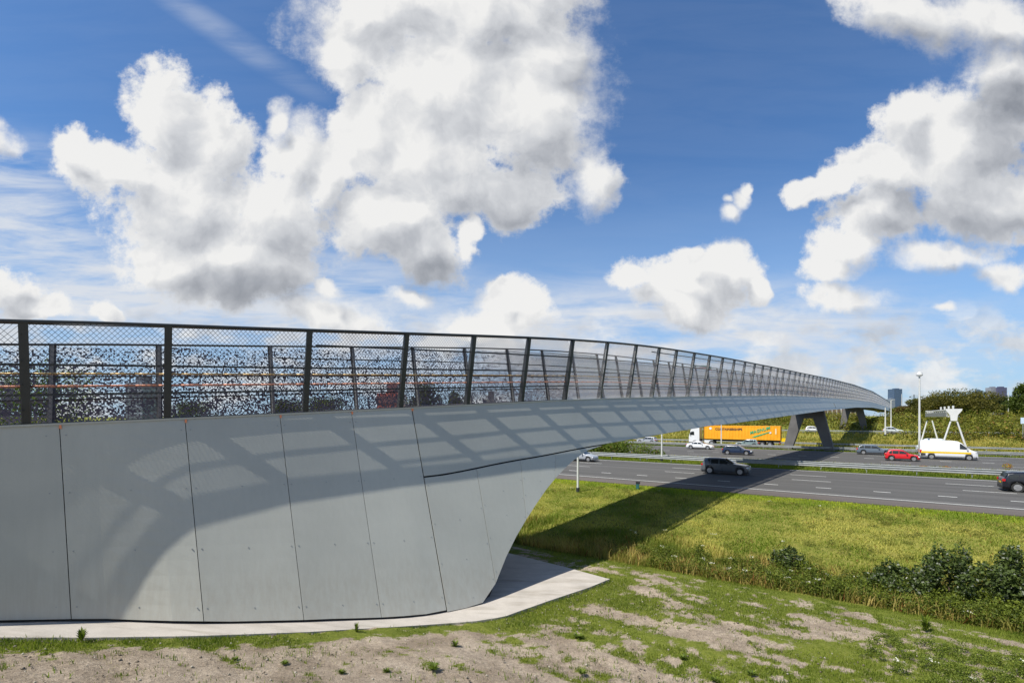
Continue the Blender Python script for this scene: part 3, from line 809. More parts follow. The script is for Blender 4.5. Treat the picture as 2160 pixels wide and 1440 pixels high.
# carriageways
def carriage(name, p0, p1, mat, z=.0, l0=-260, l1=330):
    mb = MB(); rows = []
    for q in np.arange(l0, l1 + 1, 10): rows.append([N * p_ + R * q + UP * z for p_ in np.linspace(p0, p1, 5)])
    return strip_mesh(name, rows, mat, thick=.1)
carriage('verge', 39.9, 42.5, M['verge'], .006)
carriage('road', 42.1, 60.9, M['asphalt'], .012)
carriage('road', 72.4, 96.6, M['asphalt'], .012)
carriage('road', 101.2, 111.2, M['asphalt'], .012)
mbr = MB(); rows = [[N * p_ + R * q + UP * (tz((N * p_ + R * q).x, (N * p_ + R * q).y) + .03) for p_ in (156.4, 159.5, 162.6)] for q in np.arange(-200, 300, 10)]
strip_mesh('road', rows, M['asphalt'])
def marks(name, lines, z=.018):
    mb = MB()
    for p, w, q0, q1, dash, per, ph in lines:
        if dash is None:
            a = q0
            while a < q1:
                b = min(a + 20, q1); mb.add([N * (p - w / 2) + R * a + UP * z, N * (p - w / 2) + R * b + UP * z, N * (p + w / 2) + R * b + UP * z, N * (p + w / 2) + R * a + UP * z], [(0, 1, 2, 3)]); a = b
        else:
            a = q0 + ph
            while a < q1:
                b = a + dash; mb.add([N * (p - w / 2) + R * a + UP * z, N * (p - w / 2) + R * b + UP * z, N * (p + w / 2) + R * b + UP * z, N * (p + w / 2) + R * a + UP * z], [(0, 1, 2, 3)]); a += per
    o = mb.build(name, M['marking'], fix=False); tag(o, kind='structure')
def ph(x, p, per):      # phase so that a dash starts at the place seen at column x
    v = road_pt(x, p); return (v.dot(R)) % per
marks('road_markings', [(42.6, .2, -250, 320, None, 0, 0), (60.2, .2, -250, 320, None, 0, 0),
    (46.4, .22, -252, 320, 1.05, 3.75, (ph(1612, 46.4, 3.75) + 252) % 3.75),
    (51.1, .18, -252, 320, 3.0, 11.6, (ph(1670, 51.1, 11.6) + 252) % 11.6), (55.4, .18, -252, 320, 3.0, 11.6, (ph(1667, 55.4, 11.6) + 252) % 11.6)])
marks('road_markings', [(73.6, .2, -250, 320, None, 0, 0), (96., .2, -250, 320, None, 0, 0),
    (83.5, .3, -252, 320, 1.1, 4.0, (ph(1823, 83.5, 4.) + 252) % 4), (89.6, .18, -252, 320, 3., 12., (ph(2062, 89.6, 12) + 252) % 12), (78., .18, -252, 320, 3., 12., 4)])
marks('road_markings', [(101.8, .15, -250, 320, None, 0, 0), (110.6, .15, -250, 320, None, 0, 0), (106.2, .15, -252, 320, 3, 12, 2)])

# ------------------------------------------------------------------ guardrails
def guardrail(p, q0, q1, label, z0=None, double=False, spacing=4.):
    c = N * p + R * ((q0 + q1) / 2); r0 = empty('guardrail', (c.x, c.y, tz(c.x, c.y)), RZ, label=label, cat='guardrail', group='steel guardrails along the carriageways')
    L = q1 - q0
    prof = [(.0, .31), (.03, .28), (.03, .24), (-.02, .20), (-.02, .11), (.03, .07), (.03, .03), (0, 0)]
    mb = MB()
    for sgn in ((-1,) if not double else (-1, 1)):
        rows = []
        for x in (-L / 2, L / 2):
            rows.append([Vector((x, sgn * (.10 + a), .44 + b)) for a, b in prof])
        mb.grid(rows); mb.grid([[v + Vector((0, -.004 * sgn, 0)) for v in r] for r in rows[::-1]])
    mb.build('beam', M['galv'], r0)
    n = int(L / spacing); 
    pm = MB(); pm.box((0, 0, .3), (.06, .12, .75)); 
    first = None
    for i in range(n):
        x = -L / 2 + (i + .5) * spacing
        if first is None: first = pm.build('post', M['galv'], r0); first.location = (x, 0, 0)
        elif i < 95: o2 = first.copy(); COL.objects.link(o2); o2.location = (x, 0, 0)
    return r0
guardrail(62.0, -140, 130, 'galvanised guardrail at the near edge of the central reservation, nearest to the camera', spacing=4)
guardrail(64.6, -40, 130, 'second galvanised guardrail just behind the nearest one in the central reservation')
guardrail(98.6, -150, 160, 'galvanised guardrail along the far edge of the second carriageway, passing the bridge pier', spacing=4)
guardrail(113., -150, 160, 'galvanised guardrail beyond the parallel road where the lorry drives')
def gr_ramp():
    c = N * 156 ; o = guardrail(156., -60, 75, 'guardrail on the low bank beyond the motorway, under the far part of the bridge'); return o
gr_ramp()

# ------------------------------------------------------------------ poles
def pole(x, p, h, r, label, cat='lamp post', head=None, z=None, name='lamp_post', group='white lamp posts', col='pole'):
    b = road_pt(x, p); z0 = tz(b.x, b.y) if z is None else z
    e_ = empty(name, (b.x, b.y, z0), RZ, label=label, cat=cat, group=group)
    mb = MB(); mb.bar((0, 0, 0), (0, 0, h), r, 12, r * .62); mb.build('mast', M[col], e_, smooth=False)
    mb = MB(); mb.bar((0, 0, -.1), (0, 0, .35), r * 1.5, 12); mb.build('foot', M['dark_steel'], e_)
    if head == 'ball':
        mb = MB()
        for k, (ra, zz, rb, zb) in enumerate(((.14, 0, .42, .18), (.42, .18, .45, .45), (.45, .45, .28, .68), (.28, .68, .1, .8))): mb.bar((0, 0, h + zz), (0, 0, h + zb), ra, 14, rb)
        mb.build('lamp_head', M['white_paint'], e_, smooth=True)
    if head == 'arm':
        mb = MB(); mb.bar((0, 0, h - .1), (.35, 0, h + .1), .05, 8); mb.build('arm', M[col], e_)
        mb = MB(); mb.box((.55, 0, h + .12), (.45, .2, .12)); mb.build('lamp_head', M['galv'], e_)
    return e_
pole(1219, 35.2, 5.4, .095, 'slim pale grey pole standing in the grass verge just right of the abutment curve', head='arm')
pole(1396, 63.2, 6., .11, 'pale pole rising from the central reservation next to the dense bush', head='arm')
pole(1521.5, 99.6, 5.2, .12, 'white pole in front of the orange container lorry', head='arm')
pole(1939.5, 99.7, 12.2, .17, 'tall white mast with a round lamp head beside the sign gantry', head='ball')
pole(1867.5, 152, 7.0, .19, 'shorter pale mast in front of the far end of the bridge, left of its twin')
pole(1879.5, 158, 8.6, .15, 'taller pale mast with a small side arm at the far end of the bridge', head='arm')
pole(1902, 262, 10., .13, 'thin distant pole just right of the tallest tower', group='thin distant poles')
pole(2127, 210, 9., .13, 'thin distant pole near the trees at the right edge', group='thin distant poles')
# reflector post and small cabinet
b = on_ground(1345, 1031); e_ = empty('marker_post', tuple(b), RZ, label='short dark green and black marker post at the edge of the hard shoulder', cat='marker post')
mb = MB(); mb.box((0, 0, .22), (.24, .12, .44)); mb.build('body', simple('teal_plastic', (.02, .10, .10), .5), e_)
mb = MB(); mb.box((.02, 0, .52), (.30, .16, .16)); mb.build('cap', M['dark'], e_)
b = road_pt(1653, 114.2); e_ = empty('roadside_sign', (b.x, b.y, 0), RZ, label='small yellow and white sign panel left of the bridge pier', cat='sign')
mb = MB(); mb.box((0, 0, 1.05), (.75, .05, .75)); mb.build('panel', M['paint_yellow'], e_)
mb = MB(); mb.bar((-.3, .06, 0), (-.3, .06, 1.4), .05, 6); mb.bar((.3, .06, 0), (.3, .06, 1.4), .05, 6); mb.build('post', M['white_paint'], e_)
b = road_pt(2158, 148.); e_ = empty('roadside_sign', (b.x, b.y, tz(b.x, b.y)), RZ, label='small blue and white sign in the shrubs at the right edge', cat='sign')
mb = MB(); mb.box((0, 0, 4.4 - .02), (.75, .08, 1.3)); mb.build('panel', simple('pale_blue', (.45, .55, .7), .5), e_)
mb = MB(); mb.bar((0, .1, 0), (0, .1, 4.4), .08, 6); mb.build('post', M['galv'], e_)

# ------------------------------------------------------------------ sign gantry
def gantry():
    c0 = Vector((77.3, 84.6, 0)); c1 = Vector((93.4, 108.4, 0))
    e_ = empty('sign_gantry', tuple(c0), RZ, label='white steel sign gantry on two A-shaped legs with lamps on top, behind the white van', cat='gantry')
    d = Vector((0, (c1 - c0).length, 0)); hz_ = 7.2
    for k, (o_, legs) in enumerate(((Vector((0, 0, 0)), 1.7), (d, 1.5))):
        for sx in (-1, 1):
            mb = MB(); mb.bar(o_ + Vector((sx * legs, 0, 0)), o_ + Vector((sx * .42, 0, hz_ - 2.2)), .16, 10, .12); mb.build('leg', M['white_paint'], e_)
        mb = MB()
        pl = [(-.42, -2.1), (.42, -2.1), (.5, -1.1), (1.05, -.3), (1.1, 0), (-1.1, 0), (-1.05, -.3), (-.5, -1.1)]
        if k: pl = [(x * .62, z * .62) for x, z in pl]
        mb.extrude([o_ + Vector((x, -.14, hz_ + .0 + z)) for x, z in pl], Vector((0, .28, 0))); mb.build('head_plate', M['white_paint'], e_)
    mb = MB()
    for (x, z) in ((-.7, -.15), (.7, -.15), (-.7, -1.35), (.7, -1.35)): mb.bar(Vector((x, .2, hz_ + z)), d + Vector((x, -.2, hz_ + z)), .09, 6)
    n = 12
    for i in range(n):
        y0 = .3 + (d.y - .6) * i / n; y1 = .3 + (d.y - .6) * (i + 1) / n
        for x in (-.7, .7): mb.bar(Vector((x, y0, hz_ - .15)), Vector((x, y1, hz_ - 1.35)), .05, 5); mb.bar(Vector((x, y1, hz_ - .15)), Vector((x, y1, hz_ - 1.35)), .05, 5)
    mb.build('truss', M['white_paint'], e_)
    mb = MB(); mb.box((-.78, d.y / 2 + .4, hz_ - .95), (.06, d.y * .92, .75)); mb.build('walkway_panel', M['galv'], e_)
    for i in range(4):
        mb = MB(); yy = .6 + i * 4.3; mb.bar(Vector((0, yy, hz_ - .1)), Vector((0, yy, hz_ + .55)), .13, 8, .17); mb.build('lamp', M['white_paint'], e_)
gantry()

# ------------------------------------------------------------------ vehicles
def car(name, x, p, L, Wd, Hh, kind, pm, label, flip=False, group='cars driving on the motorway', z=0., cat='car'):
    """x: column of the middle of the near side, p: distance across of the near side"""
    u = (x - CX) / F; Y_ = p / (.565 * u + .825); near = Vector((u * Y_, Y_, z)); c = near + N * (Wd / 2)
    e_ = empty(name, (c.x, c.y, z + .012), RZ + (math.pi if flip else 0), label=label, cat=cat, group=group)
    # top silhouette from rear to front, fractions of length / height
    prof = {'suv': [(0, .42), (.005, .62), (.03, .70), (.07, .93), (.14, .985), (.35, 1.), (.50, .97), (.66, .70), (.70, .665), (.93, .58), (.985, .47), (1, .34)],
            'hatch': [(0, .40), (.01, .60), (.04, .68), (.10, .93), (.18, .985), (.38, 1.), (.52, .96), (.70, .66), (.74, .63), (.93, .52), (.985, .42), (1, .32)],
            'sedan': [(0, .40), (.01, .60), (.03, .66), (.14, .70), (.17, .715), (.29, .95), (.40, 1.), (.52, .97), (.68, .68), (.72, .645), (.93, .52), (.985, .42), (1, .30)],
            'estate': [(0, .40), (.005, .60), (.03, .68), (.08, .92), (.14, .98), (.38, 1.), (.52, .96), (.67, .68), (.71, .65), (.93, .55), (.985, .44), (1, .32)],
            'van': [(0, .25), (.003, .9), (.02, .98), (.08, 1.), (.55, 1.), (.66, .97), (.72, .90), (.86, .58), (.89, .53), (.975, .44), (.995, .34), (1, .25)]}[kind]
    belt = {'suv': .63, 'hatch': .60, 'sedan': .62, 'estate': .62, 'van': .54}[kind] * Hh
    cl = .19; rw = {'suv': .355, 'van': .35}.get(kind, .315)
    wx = (.185, .815) if kind != 'van' else (.205, .845)
    sx = np.unique(np.concatenate([np.linspace(0, 1, 70), [q[0] for q in prof]] + [np.linspace(w - (rw + .07) / L, w + (rw + .07) / L, 15) for w in wx]))
    def top(f_): return float(np.interp(f_, *zip(*prof))) * Hh
    def hw(f_):
        w = Wd / 2
        return w * (1 - .16 * max(0, (.08 - f_) / .08) ** 2 - .26 * max(0, (f_ - .86) / .14) ** 2.2)
    def zb(f_):
        z_ = cl
        for w in wx:
            dx = abs(f_ - w) * L
            if dx < rw + .06: z_ = max(z_, rw + math.sqrt(max((rw + .06) ** 2 - dx * dx, 0)))
        return z_
    rows = []
    def ring(f_):
        t_ = top(f_); w = hw(f_); b_ = zb(f_); bl = min(belt, t_ - .03); b_ = min(b_, bl - .06)
        xx = (f_ - .5) * L
        gh = max(0., t_ - belt); tum = (.20 if kind != 'van' else .10) * gh
        wr = max(w - .03 - tum - .02, .3)
        pts = [(0, b_ + .02), (w * .90, b_ + .02), (w * .965, b_), (w, b_ + .35 * (bl - b_)), (w * .995, b_ + .7 * (bl - b_)), (w * .975, bl)]
        if gh > .06: pts += [(w - .03 - tum * .5, belt + gh * .5), (wr + .02, t_ - .10 * min(1, gh * 3)), (wr - .06, t_ - .02), (wr * .6, t_), (0, t_ + .01)]
        else: pts += [(w * .95, bl + (t_ - bl) * .45), (w * .90, t_ - .012), (w * .80, t_ - .004), (w * .5, t_), (0, t_ + .006)]
        return [Vector((xx, y, z_)) for y, z_ in pts]
    half = [ring(f_) for f_ in sx]
    for r_ in half: rows.append([Vector((v.x, -v.y, v.z)) for v in r_] + [v for v in r_[::-1]][1:-1] + [Vector((r_[0].x, 0, r_[0].z))])
    mb = MB(); mb.grid(rows); n = len(rows[0])
    mb.add(rows[0], [tuple(range(n - 1))]); mb.add(rows[-1], [tuple(range(n - 2, -1, -1))])
    ob = mb.build('body', M[pm], e_, smooth=True)
    # dark underside and arches
    mb = MB(); mb.box((0, 0, cl + .14), (L * .95, Wd * .86, .30)); mb.build('underbody', M['trim'], e_)
    # glass, as sheets a few millimetres proud of the body
    def side_pt(f_, k, sg):
        r_ = ring(f_); a = r_[5]; b_ = r_[7]; m_ = r_[6]
        q = a.lerp(m_, k * 2) if k < .5 else m_.lerp(b_, (k - .5) * 2)
        return Vector((q.x, sg * (q.y + .006), q.z))
    wins = {'suv': [(.085, .20), (.215, .375), (.39, .60)], 'hatch': [(.12, .20), (.215, .39), (.405, .64)], 'sedan': [(.22, .29), (.30, .43), (.445, .63)], 'estate': [(.09, .20), (.215, .385), (.40, .625)], 'van': [(.69, .835)]}[kind]
    for sg in (-1, 1):
        for f0, f1 in wins:
            rr = []
            for k in range(9):
                f_ = f0 + (f1 - f0) * k / 8
                if top(f_) - belt < .12: continue
                rr.append([side_pt(f_, q, sg) for q in (.07, .4, .7, .93)])
            if len(rr) > 1: mb = MB(); mb.grid(rr); mb.build('side_window', M['glass'], e_)
    def across(fa, fb, nm, k0=.0, k1=1.):
        rr = []
        for k in range(7):
            f_ = fa + (fb - fa) * k / 6; r_ = ring(f_); w = r_[7].y - .03; zz = top(f_)
            rr.append([Vector((r_[0].x, w * q, zz + .022 - .02 * q * q)) for q in (-1, -.6, 0, .6, 1)])
        mb = MB(); mb.grid(rr); mb.build(nm, M['glass'], e_)
    ws = {'suv': (.52, .665), 'hatch': (.54, .705), 'sedan': (.54, .685), 'estate': (.54, .675), 'van': (.735, .865)}[kind]
    across(*ws, 'windscreen')
    if kind != 'van':
        rs = {'suv': (.033, .07), 'hatch': (.045, .10), 'sedan': (.19, .285), 'estate': (.033, .08)}[kind]; across(*rs, 'rear_window')
    # wheels
    for f_ in wx:
        for sg in (-1, 1):
            xx = (f_ - .5) * L; yy = sg * (Wd / 2 - .02)
            mb = MB(); mb.bar((xx, yy - sg * .22, rw), (xx, yy, rw), rw, 24); w_ = mb.build('wheel', M['rubber'], e_)
            mb = MB(); mb.bar((xx, yy, rw), (xx, yy + sg * .012, rw), rw * .66, 20)
            for k in range(5):
                t = k * 2 * math.pi / 5; mb.box((xx + math.cos(t) * rw * .33, yy + sg * .016, rw + math.sin(t) * rw * .33), (rw * .62, .02, rw * .13), (Vector((math.cos(t), 0, math.sin(t))), Vector((0, 1, 0)), Vector((-math.sin(t), 0, math.cos(t)))))
            mb.build('rim', M['alloy'], w_)
    # lights, bumper trim, mirrors, plates
    for sg in (-1, 1):
        mb = MB(); z_ = belt * .92; w = hw(.02)
        hgt_ = .22 if kind != 'van' else .5
        mb.box((-L / 2 + .10, sg * (w - .06), z_ if kind != 'van' else 1.05), (.24, .16, hgt_ * .8)); mb.build('tail_light', M['tail'], e_)
        fz = top(.955) - .09; w = hw(.955)
        mb = MB(); mb.box(((.955 - .5) * L, sg * (w - .09), fz), (.22, .22, .13)); mb.build('headlight', M['head'], e_)
        mx = (wins[-1][1] - .5 - .02) * L; mb = MB(); mb.box((mx, sg * (Wd / 2 + .07), belt + .07), (.14, .2, .13)); mb.build('mirror', M[pm], e_)
    mb = MB(); mb.box((-L / 2 + .12, 0, cl + .17), (.26, Wd * .82, .22)); mb.box((L / 2 - .16, 0, cl + .12), (.3, Wd * .66, .16)); mb.build('bumper_trim', M['trim'], e_)
    for sg in (-1, 1):
        mb = MB(); mb.box((0, sg * (Wd / 2 - .005), cl + .07), (L * .63 - 2 * rw - .18, .03, .12)); mb.build('sill', M['trim'], e_)
    mb = MB(); mb.box((-L / 2 - .008, 0, belt * .72), (.02, .5, .11)); mb.build('number_plate', M['paint_yellow'], e_)
    return e_
car('suv', 1528, 51.6, 4.45, 1.84, 1.62, 'suv', 'paint_grey', 'dark grey SUV in the bridge shadow on the nearest carriageway')
car('compact_car', 1221, 56.6, 4.1, 1.75, 1.45, 'hatch', 'paint_silver', 'silver car emerging from behind the abutment curve, front end visible')
car('suv', 2203, 52.0, 4.4, 1.82, 1.52, 'suv', 'paint_black', 'black SUV cut by the right edge of the picture')
car('hatchback', 1554, 79.8, 4.2, 1.8, 1.46, 'hatch', 'paint_navy', 'dark navy hatchback just above the grey SUV, on the second carriageway')
car('sedan', 1474.5, 90.2, 4.6, 1.8, 1.42, 'sedan', 'paint_white', 'white saloon driving below the front of the orange lorry')
car('estate_car', 1846, 91.8, 4.55, 1.82, 1.50, 'estate', 'paint_slate', 'slate blue estate car right behind the red hatchback')
car('hatchback', 1904, 80.8, 3.6, 1.70, 1.46, 'hatch', 'paint_red', 'small bright red hatchback, left of the white van')
van = car('delivery_van', 2001, 86.8, 5.9, 2.0, 2.55, 'van', 'paint_white', 'white panel van with a yellow stripe along its side', cat='van', group='vans driving on the motorway')
for sg in (-1, 1):
    mb = MB(); rr = []
    for k in range(12):
        f_ = .02 + .86 * k / 11; w = 1.0 * (1 - .26 * max(0, (f_ - .86) / .14) ** 2.2)
        z1, z0 = 1.08 - .03 * k / 11, .84; rr.append([Vector(((f_ - .5) * 5.9, sg * (w + .010), z)) for z in (z0, z1)])
    mb.grid(rr); mb.build('yellow_stripe', M['paint_yellow'], van)
    mb = MB(); rr = []
    for k in range(12):
        f_ = .01 + .97 * k / 11; w = 1.0 * (1 - .26 * max(0, (f_ - .86) / .14) ** 2.2)
        if any(abs(f_ - w_) < .075 for w_ in (.205, .845)): continue
        rr.append([Vector(((f_ - .5) * 5.9, sg * (w + .008), z)) for z in (.50, .80)])
    mb.grid(rr[:2] if len(rr) < 3 else [r_ for r_ in rr if r_[0].x < -.24 * 5.9][:2] or rr[:2]); mb.build('side_trim', M['trim'], van)
car('hatchback', 1575, 103.2, 4.1, 1.75, 1.48, 'hatch', 'paint_green', 'grey green hatchback in front of the orange lorry, driving left', flip=True)
car('compact_car', 1362, 104.5, 4.3, 1.8, 1.45, 'hatch', 'paint_silver', 'silver car on the parallel road, half hidden under the bridge edge', flip=True)
zr = 1.58
car('compact_car', 1884, 157.2, 4.2, 1.8, 1.7, 'hatch', 'paint_pale', 'pale car on the low bank, right of the two slim masts', z=zr)
car('compact_car', 1717, 157.2, 4.2, 1.8, 1.7, 'hatch', 'paint_white', 'white car seen through the opening of the bridge pier', z=zr)
# white works vehicle behind the van
e_ = car('works_van', 1962, 103.4, 3.4, 1.8, 2.25, 'van', 'paint_pale', 'pale box vehicle almost hidden behind the rear of the white van', flip=True, cat='van', group='vans driving on the motorway')

# ------------------------------------------------------------------ lorry
def text_mesh(txt, size, mat, name, parent, loc, tilt=0., shear=0., bold=.0):
    cu = bpy.data.curves.new(name, 'FONT'); cu.body = txt; cu.size = size; cu.shear = shear; cu.offset = bold; cu.extrude = .005
    to = bpy.data.objects.new(name, cu); COL.objects.link(to)
    dg = bpy.context.evaluated_depsgraph_get(); me = bpy.data.meshes.new_from_object(to.evaluated_get(dg)); bpy.data.objects.remove(to)
    me.materials.clear(); me.materials.append(mat); o = bpy.data.objects.new(name, me); COL.objects.link(o); o.parent = parent
    o.rotation_euler = Matrix.Rotation(math.radians(90), 4, 'X').to_euler(); o.rotation_euler.y = 0
    m4 = Matrix.Rotation(math.radians(90), 4, 'X') @ Matrix.Rotation(tilt, 4, 'Z'); o.matrix_local = Matrix.Translation(loc) @ m4
    return o
def lorry():
    a = road_pt(1452, 104.8); b = road_pt(1646, 104.8); Lt = (b - a).length
    # local x along R (to the right), y = away; origin at the middle of the near side
    c = (a + b) / 2; e_ = empty('container_lorry', (c.x, c.y, .012), RZ, label='white lorry cab pulling a long orange container on the parallel road', cat='lorry')
    x0 = -Lt / 2; x1 = Lt / 2; org = simple('container_orange', (.80, .335, .008), .5, 0, .10, .8)
    # cab (front at x0)
    mb = MB(); prof = [(0, .55), (0, 1.6), (.12, 2.2), (.45, 3.35), (.9, 3.75), (1.9, 3.85), (2.1, 3.8), (2.1, .55)]
    mb.extrude([Vector((x0 + .1 + x, .02, z)) for x, z in prof], Vector((0, 2.46, 0))); mb.build('cab', M['paint_white'], e_)
    mb = MB(); mb.extrude([Vector((x0 + .1 + x, .004, z)) for x, z in [(.28, 2.05), (.50, 2.75), (1.05, 2.75), (1.1, 2.0)]], Vector((0, .012, 0))); mb.build('side_window', M['glass'], e_)
    mb = MB(); mb.add([Vector((x0 + .1 + x, y, z)) for x, y, z in [(.105, .15, 2.2), (.105, 2.35, 2.2), (.33, 2.35, 3.02), (.33, .15, 3.02)]], [(0, 1, 2, 3)]); mb.build('windscreen', M['glass'], e_)
    mb = MB(); mb.box((x0 + 1.15, 1.25, .75), (2.1, 2.4, .5)); mb.box((x0 + .16, 1.25, .45), (.3, 2.3, .35)); mb.build('bumper', M['trim'], e_)
    mb = MB(); mb.box((x0 + .42, -.12, 2.35), (.12, .2, .6)); mb.build('mirror', M['trim'], e_)
    # container with corrugations
    cx0 = x0 + 3.0; mb = MB(); z0_, z1_ = 1.32, 4.02; n = int((x1 - cx0) / .14); lo = []; hi = []
    for i in range(n + 1):
        x = cx0 + (x1 - cx0) * i / n; y = .0 if (i // 2) % 2 else .035
        if i < 2 or i > n - 2: y = 0
        lo.append(Vector((x, y + .03, z0_ + .15))); hi.append(Vector((x, y + .03, z1_ - .12)))
    mb.grid([lo, hi]); Lc = x1 - cx0; cxm = (x1 + cx0) / 2
    mb.box((cxm, 1.26, z1_ - .06), (Lc, 2.44, .12)); mb.box((cxm, 1.26, z0_ + .07), (Lc, 2.44, .15)); mb.box((x1 - .05, 1.26, (z0_ + z1_) / 2), (.1, 2.44, z1_ - z0_ - .27)); mb.box((cx0 + .05, 1.26, (z0_ + z1_) / 2), (.1, 2.44, z1_ - z0_ - .27)); mb.box((cxm, 1.4, (z0_ + z1_) / 2), (Lc - .2, 2.1, z1_ - z0_ - .27))
    ct = mb.build('container', org, e_)
    mb = MB(); mb.box((cx0 + .1, .0, (z0_ + z1_) / 2), (.12, .05, z1_ - z0_)); mb.build('front_post', M['dark'], e_)
    # writing on the side that faces the camera
    text_mesh('CONTAINERSHIPS', .62, simple('letter_dark', (.03, .025, .04), .6), 'lettering', ct, Vector((cx0 + 2.3, -.012, 3.12)), bold=.012)
    gl = simple('letter_green', (.01, .36, .16), .6)
    text_mesh('MAGNUM', .82, gl, 'lettering', ct, Vector((cx0 + 8.75, -.012, 2.35)), tilt=math.radians(17), shear=.3, bold=.02)
    mb = MB(); mb.extrude([Vector((cx0 + x, -.006, z)) for x, z in [(9.0, 1.85), (12.2, 2.95), (12.35, 2.85), (9.6, 1.80)]], Vector((0, -.006, 0))); mb.build('green_stroke', gl, ct)
    mb = MB(); mb.bar((cx0 + 1.4, .0, 3.45), (cx0 + 1.4, -.012, 3.45), .26, 16); mb.bar((x1 - 1.7, 0, 2.75), (x1 - 1.7, -.012, 2.75), .2, 16); mb.build('round_sticker', M['paint_white'], ct)
    mb = MB(); mb.box((x1 - .75, -.004, 3.0), (.22, .01, 1.1)); mb.build('number_strip', simple('strip_cream', (.75, .6, .35), .6), ct)
    # chassis, tank, wheels
    mb = MB(); mb.box(((x0 + x1) / 2 + .4, 1.25, 1.05), (Lt - 1., .9, .3)); mb.build('chassis', M['trim'], e_)
    mb = MB(); mb.box((cx0 + 1.0, .35, .75), (1.6, .5, .6)); mb.build('side_tank', M['paint_white'], e_)
    mb = MB(); mb.box((x1 - .1, 1.25, .75), (.12, 2.3, .2)); mb.build('rear_bumper', M['tail'], e_)
    for x in (x0 + 1.35, x0 + 4.6, x1 - 4.4, x1 - 3.1, x1 - 1.8):
        for y in (.02, 2.2):
            mb = MB(); mb.bar((x, y, .5), (x, y + .3, .5), .5, 20); w_ = mb.build('wheel', M['rubber'], e_)
            mb = MB(); mb.bar((x, y - .012, .5), (x, y + .02, .5), .27, 14); mb.build('rim', M['alloy'], w_)
lorry()

# ------------------------------------------------------------------ distant buildings
def tower(x0, x1, y0, y1, Yd, label, c1, c2=None, floors=20, group='distant towers on the skyline', depth=25, cat='tower', name='office_tower', zb=0.):
    X0 = (x0 - CX) / F * Yd; X1 = (x1 - CX) / F * Yd; top = H + (HZ - y0) * Yd / F
    e_ = empty(name, ((X0 + X1) / 2, Yd, zb), 0, label=label, cat=cat, group=group)
    w = X1 - X0; mb = MB(); mb.box((0, depth / 2, (top - zb) / 2), (w, depth, top - zb)); mb.build('wall', simple(name + '_wall', c1, .35, 0, .08, .02), e_)
    gm = simple(name + '_glass', c2 or tuple(v * .5 for v in c1), .2, 0, .2, .05)
    mb = MB(); fh = (top - zb) / floors
    for k in range(floors):
        mb.box((0, depth / 2, fh * (k + .5)), (w + .5, depth + .5, fh * .55))
    mb.build('window_bands', gm, e_)
    mb = MB(); mb.box((w * .1, depth / 2, top - zb + fh * .4), (w * .5, depth * .5, fh * .8)); mb.build('roof_plant', gm, e_)
    return e_
tower(1886, 1903, 820, 880, 2400, 'tall dark blue glass tower standing left of the lamp mast on the skyline', (.10, .15, .24), (.045, .08, .15), 32, depth=40)
tower(1880, 1888, 841, 880, 2300, 'low grey block attached to the left of the tallest tower', (.25, .28, .34), (.14, .17, .22), 14, depth=30)
tower(2090, 2105, 817, 880, 2600, 'pale grey half of the twin high rise on the right skyline', (.30, .31, .35), (.18, .19, .24), 24, depth=30)
tower(2105.2, 2124, 817, 880, 2590, 'dark violet blue half of the twin high rise on the right skyline', (.12, .12, .20), (.06, .06, .12), 24, depth=30)
tower(2062, 2073, 824, 880, 2500, 'small dark tower peeking over the trees left of the twin high rise', (.10, .14, .18), None, 18, depth=30)
tower(2148, 2160, 824, 880, 2500, 'grey tower partly behind the tree at the right edge', (.24, .27, .32), None, 18, depth=30)
tower(265, 300, 806, 880, 260, 'grey office block seen through the railing near the left', (.20, .23, .28), None, 6, group='buildings seen through the railing', depth=12, cat='building', name='office_block')
tower(795, 842, 829, 880, 170, 'red brick building seen through the railing, low on the deck line', (.28, .07, .05), (.12, .05, .05), 3, group='buildings seen through the railing', depth=12, cat='building', name='brick_building')
tower(1020, 1045, 842, 880, 190, 'long low dark building seen through the middle of the railing', (.16, .15, .15), None, 3, group='buildings seen through the railing', depth=12, cat='building', name='low_building')
def crane(x, ytop, yb, Yd, label, wid):
    X0 = (x - CX) / F * Yd; zt = H + (HZ - ytop) * Yd / F
    e_ = empty('tower_crane', (X0, Yd, 0), 0, label=label, cat='crane', group='tower cranes on the skyline')
    mb = MB(); mb.box((0, 0, zt / 2), (2.2, 2.2, zt)); mb.build('mast', M['dark_steel'], e_)
    mb = MB(); mb.box((wid * .2, 0, zt - 8), (wid, 1.8, 1.6)); mb.bar((0, 0, zt), (wid * .5, 0, zt - 7), .3, 4); mb.bar((0, 0, zt), (-wid * .28, 0, zt - 7), .3, 4); mb.build('jib', M['orange'] if False else M['galv'], e_)
    mb = MB(); mb.box((-wid * .27, 0, zt - 10), (5, 2.5, 4)); mb.build('counterweight', M['concrete'], e_)
crane(1928, 832, 870, 2000, 'tower crane on the skyline between the tallest tower and the trees', 60)
crane(1920, 843, 870, 2100, 'lower tower crane behind the other one on the skyline', 40)
# viaduct piers / noise wall under the far spans
b = road_pt(1772, 215); e_ = empty('noise_wall', (b.x, b.y, tz(b.x, b.y)), RZ, label='brown and white striped wall seen under the bridge between the piers', cat='wall')
mb = MB()
for k in range(9): mb.box((-6 + k * 1.4, 0, 2.0), (.9, .3, 4.4))
mb.build('brown_boards', simple('brown_boards', (.10, .06, .05), .8), e_)
mb = MB(); mb.box((0, .3, 1.9), (13, .2, 4.2)); mb.build('wall_sheet', simple('pale_boards', (.35, .33, .30), .8), e_)
